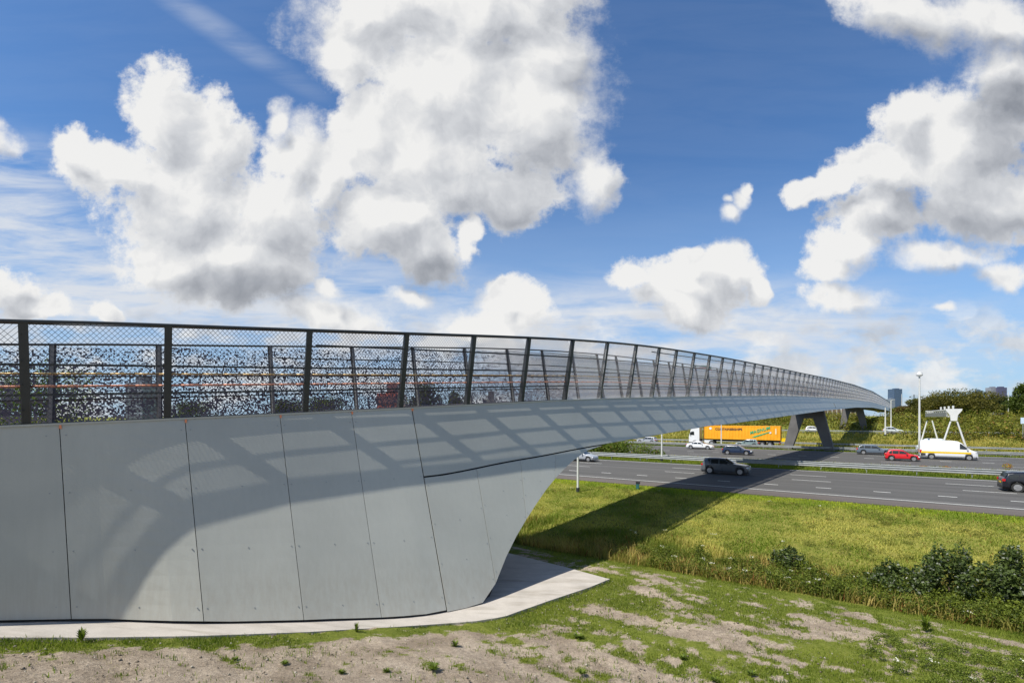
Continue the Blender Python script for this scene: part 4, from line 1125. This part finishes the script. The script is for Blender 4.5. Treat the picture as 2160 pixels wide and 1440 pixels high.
# black trailer on the sandy mound at the bridge's far end
b = road_pt(1925, 262); e_ = empty('dark_board', (b.x, b.y, tz(b.x, b.y)), RZ, label='black rectangular board on legs above the pale mound, left of the gantry', cat='board')
mb = MB(); mb.box((0, 0, 3.6), (4.6, .2, 1.9)); mb.build('panel', M['dark'], e_)
mb = MB(); mb.bar((-1.5, .2, 0), (-1.5, .2, 3.4), .1, 6); mb.bar((1.5, .2, 0), (1.5, .2, 3.4), .1, 6); mb.build('post', M['bark'], e_)

# ------------------------------------------------------------------ vegetation
def leaf_cloud(C, size, cols, jit=.35, up=0.):
    """one small bent leaf clump (quad) per centre"""
    n = len(C); a = rng.normal(size=(n, 3)); a[:, 2] += up; a /= np.linalg.norm(a, axis=1)[:, None]
    t = rng.normal(size=(n, 3)); t -= (t * a).sum(1)[:, None] * a; t /= np.linalg.norm(t, axis=1)[:, None]
    b = np.cross(a, t); s = (size * (.6 + .8 * rng.random(n)))[:, None]
    v = np.stack([C - t * s * .5, C + b * s * .32 + a * s * .08, C + t * s * .5, C - b * s * .32 + a * s * .08], 1).reshape(-1, 3)
    f = np.arange(4 * n).reshape(-1, 4); c = np.repeat(cols, 4, 0) * (1 + jit * (rng.random((4 * n, 1)) - .5))
    return v, f, c
def crown_pts(n, lobes):
    """points spread in the outer shells of ellipsoid lobes (cx,cy,cz,rx,ry,rz)"""
    L_ = np.array(lobes, float); w = (L_[:, 3] * L_[:, 4] + L_[:, 3] * L_[:, 5]); k = rng.choice(len(L_), n, p=w / w.sum())
    d = rng.normal(size=(n, 3)); d /= np.linalg.norm(d, axis=1)[:, None]
    r = (.45 + .6 * rng.random(n) ** .5)[:, None]
    clump = (vnoise(d[:, 0] * 3 + k * 5.1, d[:, 1] * 3 + d[:, 2] * 2.3 + k * 2.7))[:, None]
    return L_[k, :3] + d * r * L_[k, 3:] * (.55 + .85 * clump), clump[:, 0]
def mixc(a, b, t): return np.array(a)[None] * (1 - t[:, None]) + np.array(b)[None] * t[:, None]
def make_tree(name, loc, h, lobes, n, leaf, ca, cb, label, cat='tree', group=None, trunk=.25, cc_=None, cfrac=0.):
    e_ = empty(name, tuple(loc), 0, label=label, cat=cat, group=group)
    mb = MB(); mb.bar((0, 0, -.2), (0, 0, h * .5), trunk, 7, trunk * .6)
    for k in range(6):
        lb = lobes[k % len(lobes)]; mb.bar((0, 0, h * (.2 + .05 * k)), (lb[0] * .8, lb[1] * .8, lb[2]), trunk * .4, 5, trunk * .1)
    mb.build('trunk', M['bark'], e_)
    C, cl = crown_pts(n, lobes); t = np.clip(cl * .9 + rng.normal(size=n) * .2, 0, 1); col = mixc(ca, cb, t)
    if cc_ is not None: m_ = rng.random(n) < cfrac; col[m_] = np.array(cc_)
    v, f, c = leaf_cloud(C, leaf, col)
    np_mesh('crown', v, f, M['leaf'], c, e_)
    return e_
def lobeset(rx, ry, h, z0, k, seed, sm=.45):
    r_ = random.Random(seed); out = [(0, 0, (h + z0) / 2, rx * .62, ry * .62, (h - z0) * .42)]
    for i in range(k):
        a = r_.random() * 6.28; rr = .35 + .45 * r_.random(); zz = z0 + (h - z0) * (.25 + .6 * r_.random()); q = sm * (.55 + .6 * r_.random())
        taper = 1 - .5 * max(0, (zz - (h + z0) / 2) / (h - z0) * 2)
        out.append((math.cos(a) * rx * rr * taper, math.sin(a) * ry * rr * taper, zz, rx * q * .8, ry * q * .8, (h - z0) * q * .45))
    return out
GA, GB = (.022, .036, .006), (.10, .125, .018)
# right-hand trees on the bank
def ground_of(x, Yd): 
    X_ = (x - CX) / F * Yd; return Vector((X_, Yd, tz(X_, Yd)))
T = [  # x, Y, y of top, width px, colours, label
 (2012, 152, 820, 150, (.040, .045, .008), (.17, .15, .025), 'broad olive and rust tinted tree rising behind the gantry'),
 (1955, 165, 842, 80, (.04, .05, .01), (.15, .15, .03), 'lower olive tree left of the broad tree behind the gantry'),
 (1985, 158, 845, 70, (.03, .045, .008), (.12, .14, .02), 'round green tree directly above the gantry beam'),
 (2052, 148, 858, 60, (.05, .07, .01), (.17, .20, .03), 'yellow green willow shrub right of the gantry'),
 (2085, 205, 838, 80, (.014, .022, .006), (.05, .065, .015), 'dark tree below the twin high rise'),
 (2120, 200, 834, 70, (.014, .024, .008), (.055, .075, .02), 'dark green tree left of the tree at the right edge'),
 (2165, 140, 802, 60, (.03, .05, .008), (.11, .15, .02), 'green tree cut by the right edge of the picture'),
 (2140, 152, 838, 50, (.02, .035, .008), (.08, .11, .02), 'small tree under the one at the right edge'),
 (1915, 190, 853, 60, (.05, .045, .012), (.15, .10, .03), 'rusty brown bush beside the far end of the bridge'),
 (1900, 230, 857, 50, (.03, .05, .01), (.11, .14, .025), 'light green bush right under the tallest tower'),
 (2035, 185, 842, 60, (.02, .03, .008), (.07, .09, .02), 'dark bush behind the right flank of the broad tree')]
for k, (x, Yd, yt, wpx, ca, cb, lab) in enumerate(T):
    g0 = ground_of(x, Yd); hh = H + (HZ - yt) * Yd / F - g0.z; rx = wpx / 2 * Yd / F * 1.1
    make_tree('broadleaf_tree', g0, hh, lobeset(rx, rx * .8, hh, hh * .12, 16, 50 + k), int(5200 + rx * 700), .42, ca, cb, lab, group='trees on the far bank', trunk=.22)
# trees seen through the railing
T2 = [(120, 34, 738, 175, (.03, .05, .006), (.14, .19, .02), 'bright green tree close behind the railing at the far left'),
 (20, 40, 770, 120, (.03, .05, .006), (.12, .17, .02), 'green tree behind the railing at the left edge'),
 (690, 150, 832, 110, (.03, .04, .01), (.10, .12, .03), 'dark green tree seen through the railing left of the brick building'),
 (610, 160, 838, 90, (.03, .04, .01), (.11, .13, .03), 'low green tree seen through the railing, leftmost of the distant pair'),
 (895, 140, 806, 75, (.04, .05, .012), (.12, .13, .035), 'olive tree seen through the railing right of the brick building'),
 (960, 150, 826, 60, (.04, .05, .012), (.12, .13, .03), 'small olive tree seen through the fourth bay of the railing'),
 (400, 170, 845, 130, (.03, .04, .01), (.10, .12, .03), 'low dark tree seen through the second bay of the railing')]
for k, (x, Yd, yt, wpx, ca, cb, lab) in enumerate(T2):
    g0 = ground_of(x, Yd); hh = H + (HZ - yt) * Yd / F - g0.z; rx = wpx / 2 * Yd / F
    make_tree('broadleaf_tree', g0, hh, lobeset(rx, rx, hh, hh * .1, 12, 90 + k), 6000, .16 if Yd < 60 else .5, ca, cb, lab, group='trees seen through the railing', trunk=.18)
# shrub thicket on the far bank (one uncountable mass) and hedge of the horizon
def thicket(name, regs, leaf, ca, cb, cr, label, red=.15):
    Vs, Fs, Cs = [], [], []; o_ = 0
    for (x, y, z, rx, ry, rz, n) in regs:
        C, cl = crown_pts(n, [(x, y, z, rx, ry, rz)]); t = np.clip(cl + rng.normal(size=n) * .22, 0, 1); col = mixc(ca, cb, t)
        m_ = rng.random(n) < red * (1.8 * rng.random()); col[m_] = np.array(cr) * (.6 + .8 * rng.random((m_.sum(), 1)))
        v, f, c = leaf_cloud(C, leaf, col, up=.5); Vs.append(v); Fs.append(f + o_); Cs.append(c); o_ += len(v)
    o = np_mesh(name, np.concatenate(Vs), np.concatenate(Fs), M['leaf'], np.concatenate(Cs)); tag(o, label, 'shrubs', None, 'stuff'); return o
def bshadow_clear(x, y):
    """True when the spot lies under the bridge deck"""
    i = int(np.argmin((BX - x) ** 2 + (BY - y) ** 2)); return math.hypot(BX[i] - x, BY[i] - y) < 4.5
regs = []
for k in range(420):
    x = random.uniform(1395, 2260); p = random.uniform(146, 210) if x > 1885 else random.uniform(165, 215)
    b = road_pt(x, p); r = random.uniform(1.2, 3.0)
    z = tz(b.x, b.y); 
    if bshadow_clear(b.x, b.y): r *= .45
    regs.append((b.x, b.y, z + r * .35, r * 1.3, r * 1.3, r * .95, int(90 * r)))
thicket('shrub_thicket', regs, .42, (.025, .036, .005), (.25, .25, .035), (.22, .13, .03), 'dense green and rust shrubs covering the far bank', .10)
regs = []
for k in range(160):
    x = random.uniform(-200, 1400); Yd = random.uniform(150, 240); X_ = (x - CX) / F * Yd; r = random.uniform(2, 4)
    regs.append((X_, Yd, tz(X_, Yd) + r * .4, r * 1.8, r, r * .9, 130))
thicket('far_hedge', regs, .6, (.025, .035, .007), (.09, .11, .02), (.12, .09, .03), 'low dark hedge and wood far behind the bridge railing', .1)
# pale dry mound beside the bridge end
regs = []
for k in range(90):
    x = random.uniform(1893, 1975); p = random.uniform(215, 268); b = road_pt(x, p); r = random.uniform(1., 2.)
    regs.append((b.x, b.y, tz(b.x, b.y) + r * .3, r * 1.6, r * 1.6, r * .8, 90))
thicket('dry_grass_mound', regs, .4, (.25, .22, .12), (.50, .46, .30), (.3, .25, .1), 'pale dry reeds on the mound at the far end of the bridge', .2)
# dense bush in the central reservation
regs = []
for k in range(46):
    x = 1392 - 260 * random.random() ** .9; p = random.uniform(65.2, 70.5); b = road_pt(x, p); r = .55 + 1.0 * min(1, (1398 - x) / 70) * random.uniform(.7, 1)
    regs.append((b.x, b.y, r * .7, r * 1.3, r * 1.2, r, int(420 * r)))
thicket('median_bushes', regs, .20, (.03, .05, .006), (.17, .23, .028), (.16, .10, .03), 'dense green bushes filling the central reservation left of the pale pole', .08)

# grasses: many real blades in a few uncountable objects
def blades(name, XY, hgt_, wid, col, label, lean=.5, zoff=0.):
    n = len(XY); z = terrain(XY[:, 0], XY[:, 1]) - .03 + zoff; a = rng.random(n) * 6.283; t = np.stack([np.cos(a), np.sin(a), np.zeros(n)], 1)
    l = np.stack([np.cos(a + 1.2 + rng.random(n)), np.sin(a + 1.2 + rng.random(n)), np.zeros(n)], 1) * (lean * rng.random(n) * hgt_)[:, None]
    base = np.stack([XY[:, 0], XY[:, 1], z], 1); w = (wid * (.6 + .8 * rng.random(n)))[:, None]
    tip = base + l; tip[:, 2] += hgt_; mid = base + l * .35; mid[:, 2] += hgt_ * .6
    v = np.stack([base - t * w, base + t * w, mid + t * w * .7, tip, mid - t * w * .7], 1).reshape(-1, 3)
    i = np.arange(n)[:, None] * 5; f = i + np.array([[0, 1, 2, 3]]); f2 = i + np.array([[0, 2, 3, 4]])
    f = np.concatenate([i + np.array([[0, 1, 2, 4]]), i + np.array([[4, 2, 3, 3]])])
    tri = np.concatenate([i + np.array([[0, 1, 2]]), i + np.array([[0, 2, 4]]), i + np.array([[4, 2, 3]])])
    c = np.repeat(col, 5, 0); o = np_mesh(name, v, tri, M['blade'], c); tag(o, label, 'grass', None, 'stuff'); return o
def sample(n, x0, x1, y0, y1, yd0, yd1):
    """spots drawn evenly over the wedge of land in front of the camera"""
    X_ = rng.uniform(x0, x1, n); Y_ = rng.uniform(y0, y1, n); return X_, Y_
def in_paving(X_, Y_):
    from mathutils.geometry import intersect_point_line
    poly = np.array([(v.x, v.y) for v in fr_] + [(v.x, v.y) for v in bk_[::-1]]); inside = np.zeros(len(X_), bool); j = len(poly) - 1
    for i in range(len(poly)):
        xi, yi = poly[i]; xj, yj = poly[j]
        with np.errstate(divide='ignore', invalid='ignore'): c = ((yi > Y_) != (yj > Y_)) & (X_ < (xj - xi) * (Y_ - yi) / (yj - yi + 1e-12) + xi)
        inside ^= c; j = i
    return inside
wallx = np.array([S(s, Dr(s) - .1)[0] for s in np.arange(-15, s_tip, .5)]); wally = np.array([S(s, Dr(s) - .1)[1] for s in np.arange(-15, s_tip, .5)])
def behind_wall(X_, Y_):
    return (X_ < wallx[-1]) & (Y_ > np.interp(X_, wallx, wally) - .3)
# short turf
X_, Y_ = sample(900000, -14, 26, 7, 27, 0, 0); gr_, _ = cover(X_, Y_); p_ = .565 * X_ + .825 * Y_
u_ = X_ / Y_; keep = (rng.random(len(X_)) < gr_ ** 1.5 * np.clip(1.5 - Y_ / 22, .25, 1)) & (p_ < 22.5) & (abs(u_) < 1.25) & ~in_paving(X_, Y_) & ~behind_wall(X_, Y_)
X_, Y_ = X_[keep][:190000], Y_[keep][:190000]; n = len(X_)
t = np.clip(fbm(X_ * 1.3, Y_ * 1.3, 3) * 1.6 - .3 + rng.normal(size=n) * .18, 0, 1)
blades('short_grass', np.stack([X_, Y_], 1), .035 + .06 * rng.random(n), .007, mixc((.09, .135, .012), (.22, .26, .035), t), 'short bright green grass growing in patches on the bare slope', .6)
# scattered seedlings and taller tufts on the bare soil
X_, Y_ = sample(26000, -13, 24, 7, 22, 0, 0); gr_, _ = cover(X_, Y_); p_ = .565 * X_ + .825 * Y_; cl = fbm(X_ * 1.8 + 5, Y_ * 1.8, 3)
keep = (cl > .56) & (p_ < 21) & ~in_paving(X_, Y_) & ~behind_wall(X_, Y_); X_, Y_ = X_[keep], Y_[keep]; n = len(X_)
blades('seedling_tufts', np.stack([X_, Y_], 1), .06 + .09 * rng.random(n), .010, mixc((.09, .14, .015), (.24, .29, .06), rng.random(n)), 'loose green tufts sprouting on the dry soil', .8)
# meadow between the ditch and the hard shoulder
X_, Y_ = sample(680000, -6, 74, 10, 52, 0, 0); p_ = .565 * X_ + .825 * Y_; u_ = X_ / Y_
keep = (p_ > 22) & (p_ < 39.7) & (u_ > -.12) & (u_ < 1.7); X_, Y_, p_ = X_[keep], Y_[keep], p_[keep]
X_, Y_, p_ = X_[:210000], Y_[:210000], p_[:210000]; n = len(X_)
nn_ = fbm(X_ * .5, Y_ * .5, 4); n5 = fbm(X_ * .22 + 7, Y_ * .22, 3)
tall = sstep(28, 23.8, p_ + (n5 - .5) * 9); hh_ = (.07 + .07 * rng.random(n)) * (1 + 3.0 * tall * (.4 + rng.random(n)))
t = np.clip((nn_ - .5) * 3.2 + .5 + rng.normal(size=n) * .22, 0, 1); col = mixc((.15, .21, .018), (.46, .42, .10), t)
col2 = mixc((.11, .15, .016), (.42, .32, .10), np.clip(t, 0, 1)); tt = tall[:, None]; col = col * (1 - tt) + col2 * tt
edge_ = sstep(37.2, 38.2, p_)[:, None]; col = col * (1 - edge_) + mixc((.17, .25, .015), (.36, .41, .03), t) * edge_
m_ = (rng.random(n) < .05 * tall + .012); col[m_] = np.array((.22, .07, .03))
blades('meadow_grass', np.stack([X_, Y_], 1), hh_, .016, col, 'yellow green meadow grass between the ditch and the motorway', 1.1)
# grass on the reservations and along the far verge
def lane_grass(name, p0, p1, n, h, ca, cb, label, q0=-70, q1=120, wid=.03):
    pq = rng.uniform(p0, p1, n); q = rng.uniform(q0, q1, n); X_ = .565 * pq + .825 * q; Y_ = .825 * pq - .565 * q
    k_ = (Y_ > 8) & (X_ / np.maximum(Y_, .1) < 1.3) & (X_ / np.maximum(Y_, .1) > -.1); X_, Y_ = X_[k_], Y_[k_]; n = len(X_)
    t = np.clip(fbm(X_ * .4, Y_ * .4, 3) * 2 - .5 + rng.normal(size=n) * .2, 0, 1); blades(name, np.stack([X_, Y_], 1), h * (.4 + .8 * rng.random(n)), wid, mixc(ca, cb, t), label, .5)
lane_grass('median_grass', 60.95, 64.9, 60000, .22, (.09, .14, .012), (.22, .26, .025), 'bright green grass at the foot of the nearest guardrail')
lane_grass('median_weeds', 64.9, 72.2, 30000, .38, (.09, .11, .02), (.30, .27, .07), 'weedy strip in the middle of the central reservation')
lane_grass('verge_grass', 96.8, 101, 30000, .25, (.07, .11, .012), (.18, .21, .02), 'green grass strip under the guardrail by the pier', q1=150, wid=.05)
lane_grass('slope_grass', 111.6, 156, 60000, .55, (.14, .16, .02), (.42, .34, .08), 'tall yellow grass beyond the parallel road', q1=200, wid=.10)

# yellow flowering weeds on the reservation
for k, (x, p, h_, lab) in enumerate(((2125, 66, 1.25, 'tall yellow flowering weed with rusty heads above the black SUV'), (1948, 66, .7, 'small yellow weed right of the red hatchback, on the reservation'),
                                     (1995, 66, .75, 'small green weed below the front of the white van, on the reservation'))):
    b = road_pt(x, p); e_ = empty('weed_plant', (b.x, b.y, -.05), 0, label=lab, cat='weed', group='weeds on the central reservation')
    mb = MB()
    for i in range(5): a = random.random() * 6.28; mb.bar((0, 0, 0), (math.cos(a) * .25 * h_, math.sin(a) * .25 * h_, h_ * random.uniform(.6, 1)), .012, 4, .006)
    mb.build('stem', simple('stem_green', (.10, .12, .03), .8), e_)
    C, cl = crown_pts(420, [(0, 0, h_ * .35, .3, .3, h_ * .3), (0, 0, h_ * .85, .38, .38, h_ * .16)]); col = mixc((.10, .14, .02), (.55, .42, .03), rng.random(420))
    hi_ = C[:, 2] > h_ * .7; col[hi_ & (rng.random(420) < .5)] = (.36, .12, .02)
    v, f, c = leaf_cloud(C, .09, col); np_mesh('leaves', v, f, M['leaf'], c, e_)

# weeds and herbs between slope and meadow
def herb_patch(name, pts, leaf, n_each, hh, ca, cb, label, flowers=0):
    Vs, Fs, Cs = [], [], []; o_ = 0
    for (x, y, r, h_) in pts:
        z = tz(x, y); C, cl = crown_pts(n_each, [(x, y, z + h_ * .45, r, r, h_ * .55)]); col = mixc(ca, cb, np.clip(cl + rng.normal(size=n_each) * .25, 0, 1))
        v, f, c = leaf_cloud(C, leaf, col, up=.6); Vs.append(v); Fs.append(f + o_); Cs.append(c); o_ += len(v)
        if flowers and random.random() < flowers:
            C = np.array([[x, y, z + h_ * .95]]) + rng.normal(size=(16, 3)) * [.06, .06, .012]
            v, f, c = leaf_cloud(C, .05, np.full((16, 3), .70) * [1, .97, .85], .1, up=2); Vs.append(v); Fs.append(f + o_); Cs.append(c); o_ += len(v)
    o = np_mesh(name, np.concatenate(Vs), np.concatenate(Fs), M['leaf'], np.concatenate(Cs)); tag(o, label, 'weeds', None, 'stuff'); return o
pts = []
for k in range(260):
    x = 1290 + 960 * random.random() ** .75; p = random.uniform(22.2, 25.0); b = road_pt(x, p); pts.append((b.x, b.y, random.uniform(.2, .5), random.uniform(.35, .85)))
herb_patch('ditch_herbs', pts, .07, 260, .6, (.035, .055, .008), (.17, .21, .025), 'mixed green herbs with white umbels along the ditch', .12)
pts = []
for k in range(210):
    x = random.uniform(1120, 2250); p = 24 + 13.5 * random.random() ** 1.3; b = road_pt(x, p); pts.append((b.x, b.y, random.uniform(.15, .5), random.uniform(.15, .38)))
herb_patch('meadow_weeds', pts, .055, 120, .4, (.07, .10, .014), (.30, .27, .06), 'scattered darker weed clumps in the yellow green meadow', .06)
pts = []
for k in range(230):
    x = random.uniform(1820, 2300); p = random.uniform(15.6, 18.8) ; b = road_pt(x, p)
    if rng.random() > .3 + (x - 1820) / 400: continue
    pts.append((b.x, b.y, random.uniform(.08, .22), random.uniform(.15, .42)))
herb_patch('corner_weeds', pts, .035, 200, .4, (.06, .10, .012), (.22, .26, .04), 'low yellow green weeds with small white flowers in the right corner', .04)

# dark shrubs at the right
SH = [(2140, 25.0, 1152, 120, 'large dark glossy shrub at the right edge above the weeds'), (2002, 24.3, 1158, 105, 'dark glossy shrub left of the large one, second from the right edge'),
      (1888, 24.5, 1188, 110, 'low wide dark shrub with white umbels, third from the right edge'), (1665, 24.9, 1150, 60, 'small dark shrub with reddish tip, leftmost of the dark shrubs')]
for k, (x, p, yt, wpx, lab) in enumerate(SH):
    b = road_pt(x, p); z = tz(b.x, b.y); hh = H + (HZ - yt) * b.y / F - z; rx = wpx / 2 * b.y / F
    r_ = random.Random(700 + k); lobes = []
    for i in range(46):
        a_ = r_.random() * 6.28; rr = rx * 1.05 * r_.random() ** .6; f_ = r_.random() ** .8; zz = hh * (.08 + .84 * f_ * (1 - .45 * (rr / rx) ** 2)); q_ = r_.uniform(.10, .24)
        lobes.append((math.cos(a_) * rr, math.sin(a_) * rr, zz, rx * q_ * 1.3, rx * q_ * 1.3, max(hh * q_ * r_.uniform(.6, 1.3), .08)))
    make_tree('shrub', Vector((b.x, b.y, z)), hh, lobes, int(2500 * rx * hh) + 900, .11, (.024, .042, .010), (.12, .165, .040), lab, cat='shrub', group='dark shrubs beside the ditch', trunk=.03, cc_=(.24, .26, .20), cfrac=.10)  # pale share of the leaves paints in the gloss highlights

# individual weeds on the slope in the foreground
def weed(x, y, h_, r_, ca, cb, label, name='weed_plant', up=True):
    b = on_ground(x, y); e_ = empty(name, tuple(b), 0, label=label, cat='weed', group='weeds on the foreground slope')
    n = 60; Vs = []; Fs = []; Cs = []
    for i in range(n):
        a = random.random() * 6.28; l = r_ * random.uniform(.5, 1); zt = h_ * random.uniform(.3, 1); w = l * .09 + .004
        d = Vector((math.cos(a), math.sin(a), 0)); t = Vector((-d.y, d.x, 0)); bse = len(Vs)
        Vs += [Vector((0, 0, 0)), d * l * .5 + t * w + UP * zt * .8, d * l + UP * zt, d * l * .5 - t * w + UP * zt * .8]; Fs.append((bse, bse + 1, bse + 2, bse + 3))
        c = np.array(ca) * (1 - i / n) + np.array(cb) * (i / n); Cs += [c] * 4
    np_mesh('leaves', np.array([tuple(v) for v in Vs]), np.array(Fs), M['leaf'], np.array(Cs), e_)
    mb = MB(); mb.bar((0, 0, -.03), (0, 0, h_ * .8), .006, 5, .003); mb.build('stem', M['bark'], e_)
WG = ((.06, .10, .015), (.20, .26, .03))
for x, y, h_, r_, lab in ((172, 1352, .30, .14, 'grassy tuft leaning on the paving edge at the left'), (752, 1336, .32, .10, 'thin upright stalk growing at the paving edge'), (960, 1365, .20, .16, 'spiky green rosette just below the paving curve'),
    (915, 1412, .16, .20, 'bushy green weed with a pale flower at the bottom centre left'), (815, 1418, .12, .12, 'small green weed left of the bushy one at the bottom'), (720, 1420, .10, .12, 'flat green weed near the bottom, left of the small one'),
    (1228, 1420, .10, .16, 'flat green clump at the bottom centre'), (1508, 1436, .12, .14, 'leafy weed at the bottom edge, left of the star shaped one'), (1586, 1424, .12, .16, 'star shaped weed at the bottom right of centre'),
    (1440, 1388, .12, .16, 'low weed above the leafy one near the bottom'), (1220, 1345, .14, .22, 'wide grassy clump on the slope below the paving tip'), (1952, 1330, .55, .22, 'tall pale seed stalks standing right of centre on the slope'),
    (1600, 1205, .28, .5, 'broad leaved bright green plant at the edge of the meadow'), (495, 1392, .08, .10, 'tiny weed in the dry soil at the lower left'), (600, 1400, .08, .12, 'tiny weed right of the other one at the lower left')):
    weed(x, y, h_, r_, *WG, lab)
X_, Y_ = sample(30000, -13, 24, 7, 22, 0, 0); gr_, _ = cover(X_, Y_); p_ = .565 * X_ + .825 * Y_
keep = (fbm(X_ * 1.1 + 15, Y_ * 1.1, 3) > .48) & (p_ < 21.5) & ~in_paving(X_, Y_) & ~behind_wall(X_, Y_); X_, Y_ = X_[keep], Y_[keep]; n = len(X_)
blades('dry_straw', np.stack([X_, Y_], 1), .02 + .05 * rng.random(n), .004, mixc((.30, .24, .14), (.58, .50, .34), rng.random(n)), 'short pale dead stalks scattered through the soil', 2.2)
# stones in the soil
X_, Y_ = sample(16000, -12, 22, 8, 20, 0, 0); p_ = .565 * X_ + .825 * Y_; keep = (p_ < 20) & ~in_paving(X_, Y_) & ~behind_wall(X_, Y_); X_, Y_ = X_[keep], Y_[keep]; n = len(X_)
z = terrain(X_, Y_); r = .008 + .034 * rng.random(n) ** 6
oct_ = np.array([(1, 0, 0), (0, 1, 0), (-1, 0, 0), (0, -1, 0), (0, 0, .7), (0, 0, -.6)]); tr_ = np.array([(0, 1, 4), (1, 2, 4), (2, 3, 4), (3, 0, 4), (1, 0, 5), (2, 1, 5), (3, 2, 5), (0, 3, 5)])
V = (oct_[None] * r[:, None, None] * (.7 + .6 * rng.random((n, 6, 1))) + np.stack([X_, Y_, z], 1)[:, None]).reshape(-1, 3); Fc = (np.arange(n)[:, None, None] * 6 + tr_[None]).reshape(-1, 3)
o = np_mesh('stones', V, Fc, M['leaf'], np.repeat(mixc((.20, .16, .12), (.55, .50, .43), rng.random(n) ** 2), 6, 0)); tag(o, 'small pale stones and clods scattered over the dry soil', 'stones', None, 'stuff')
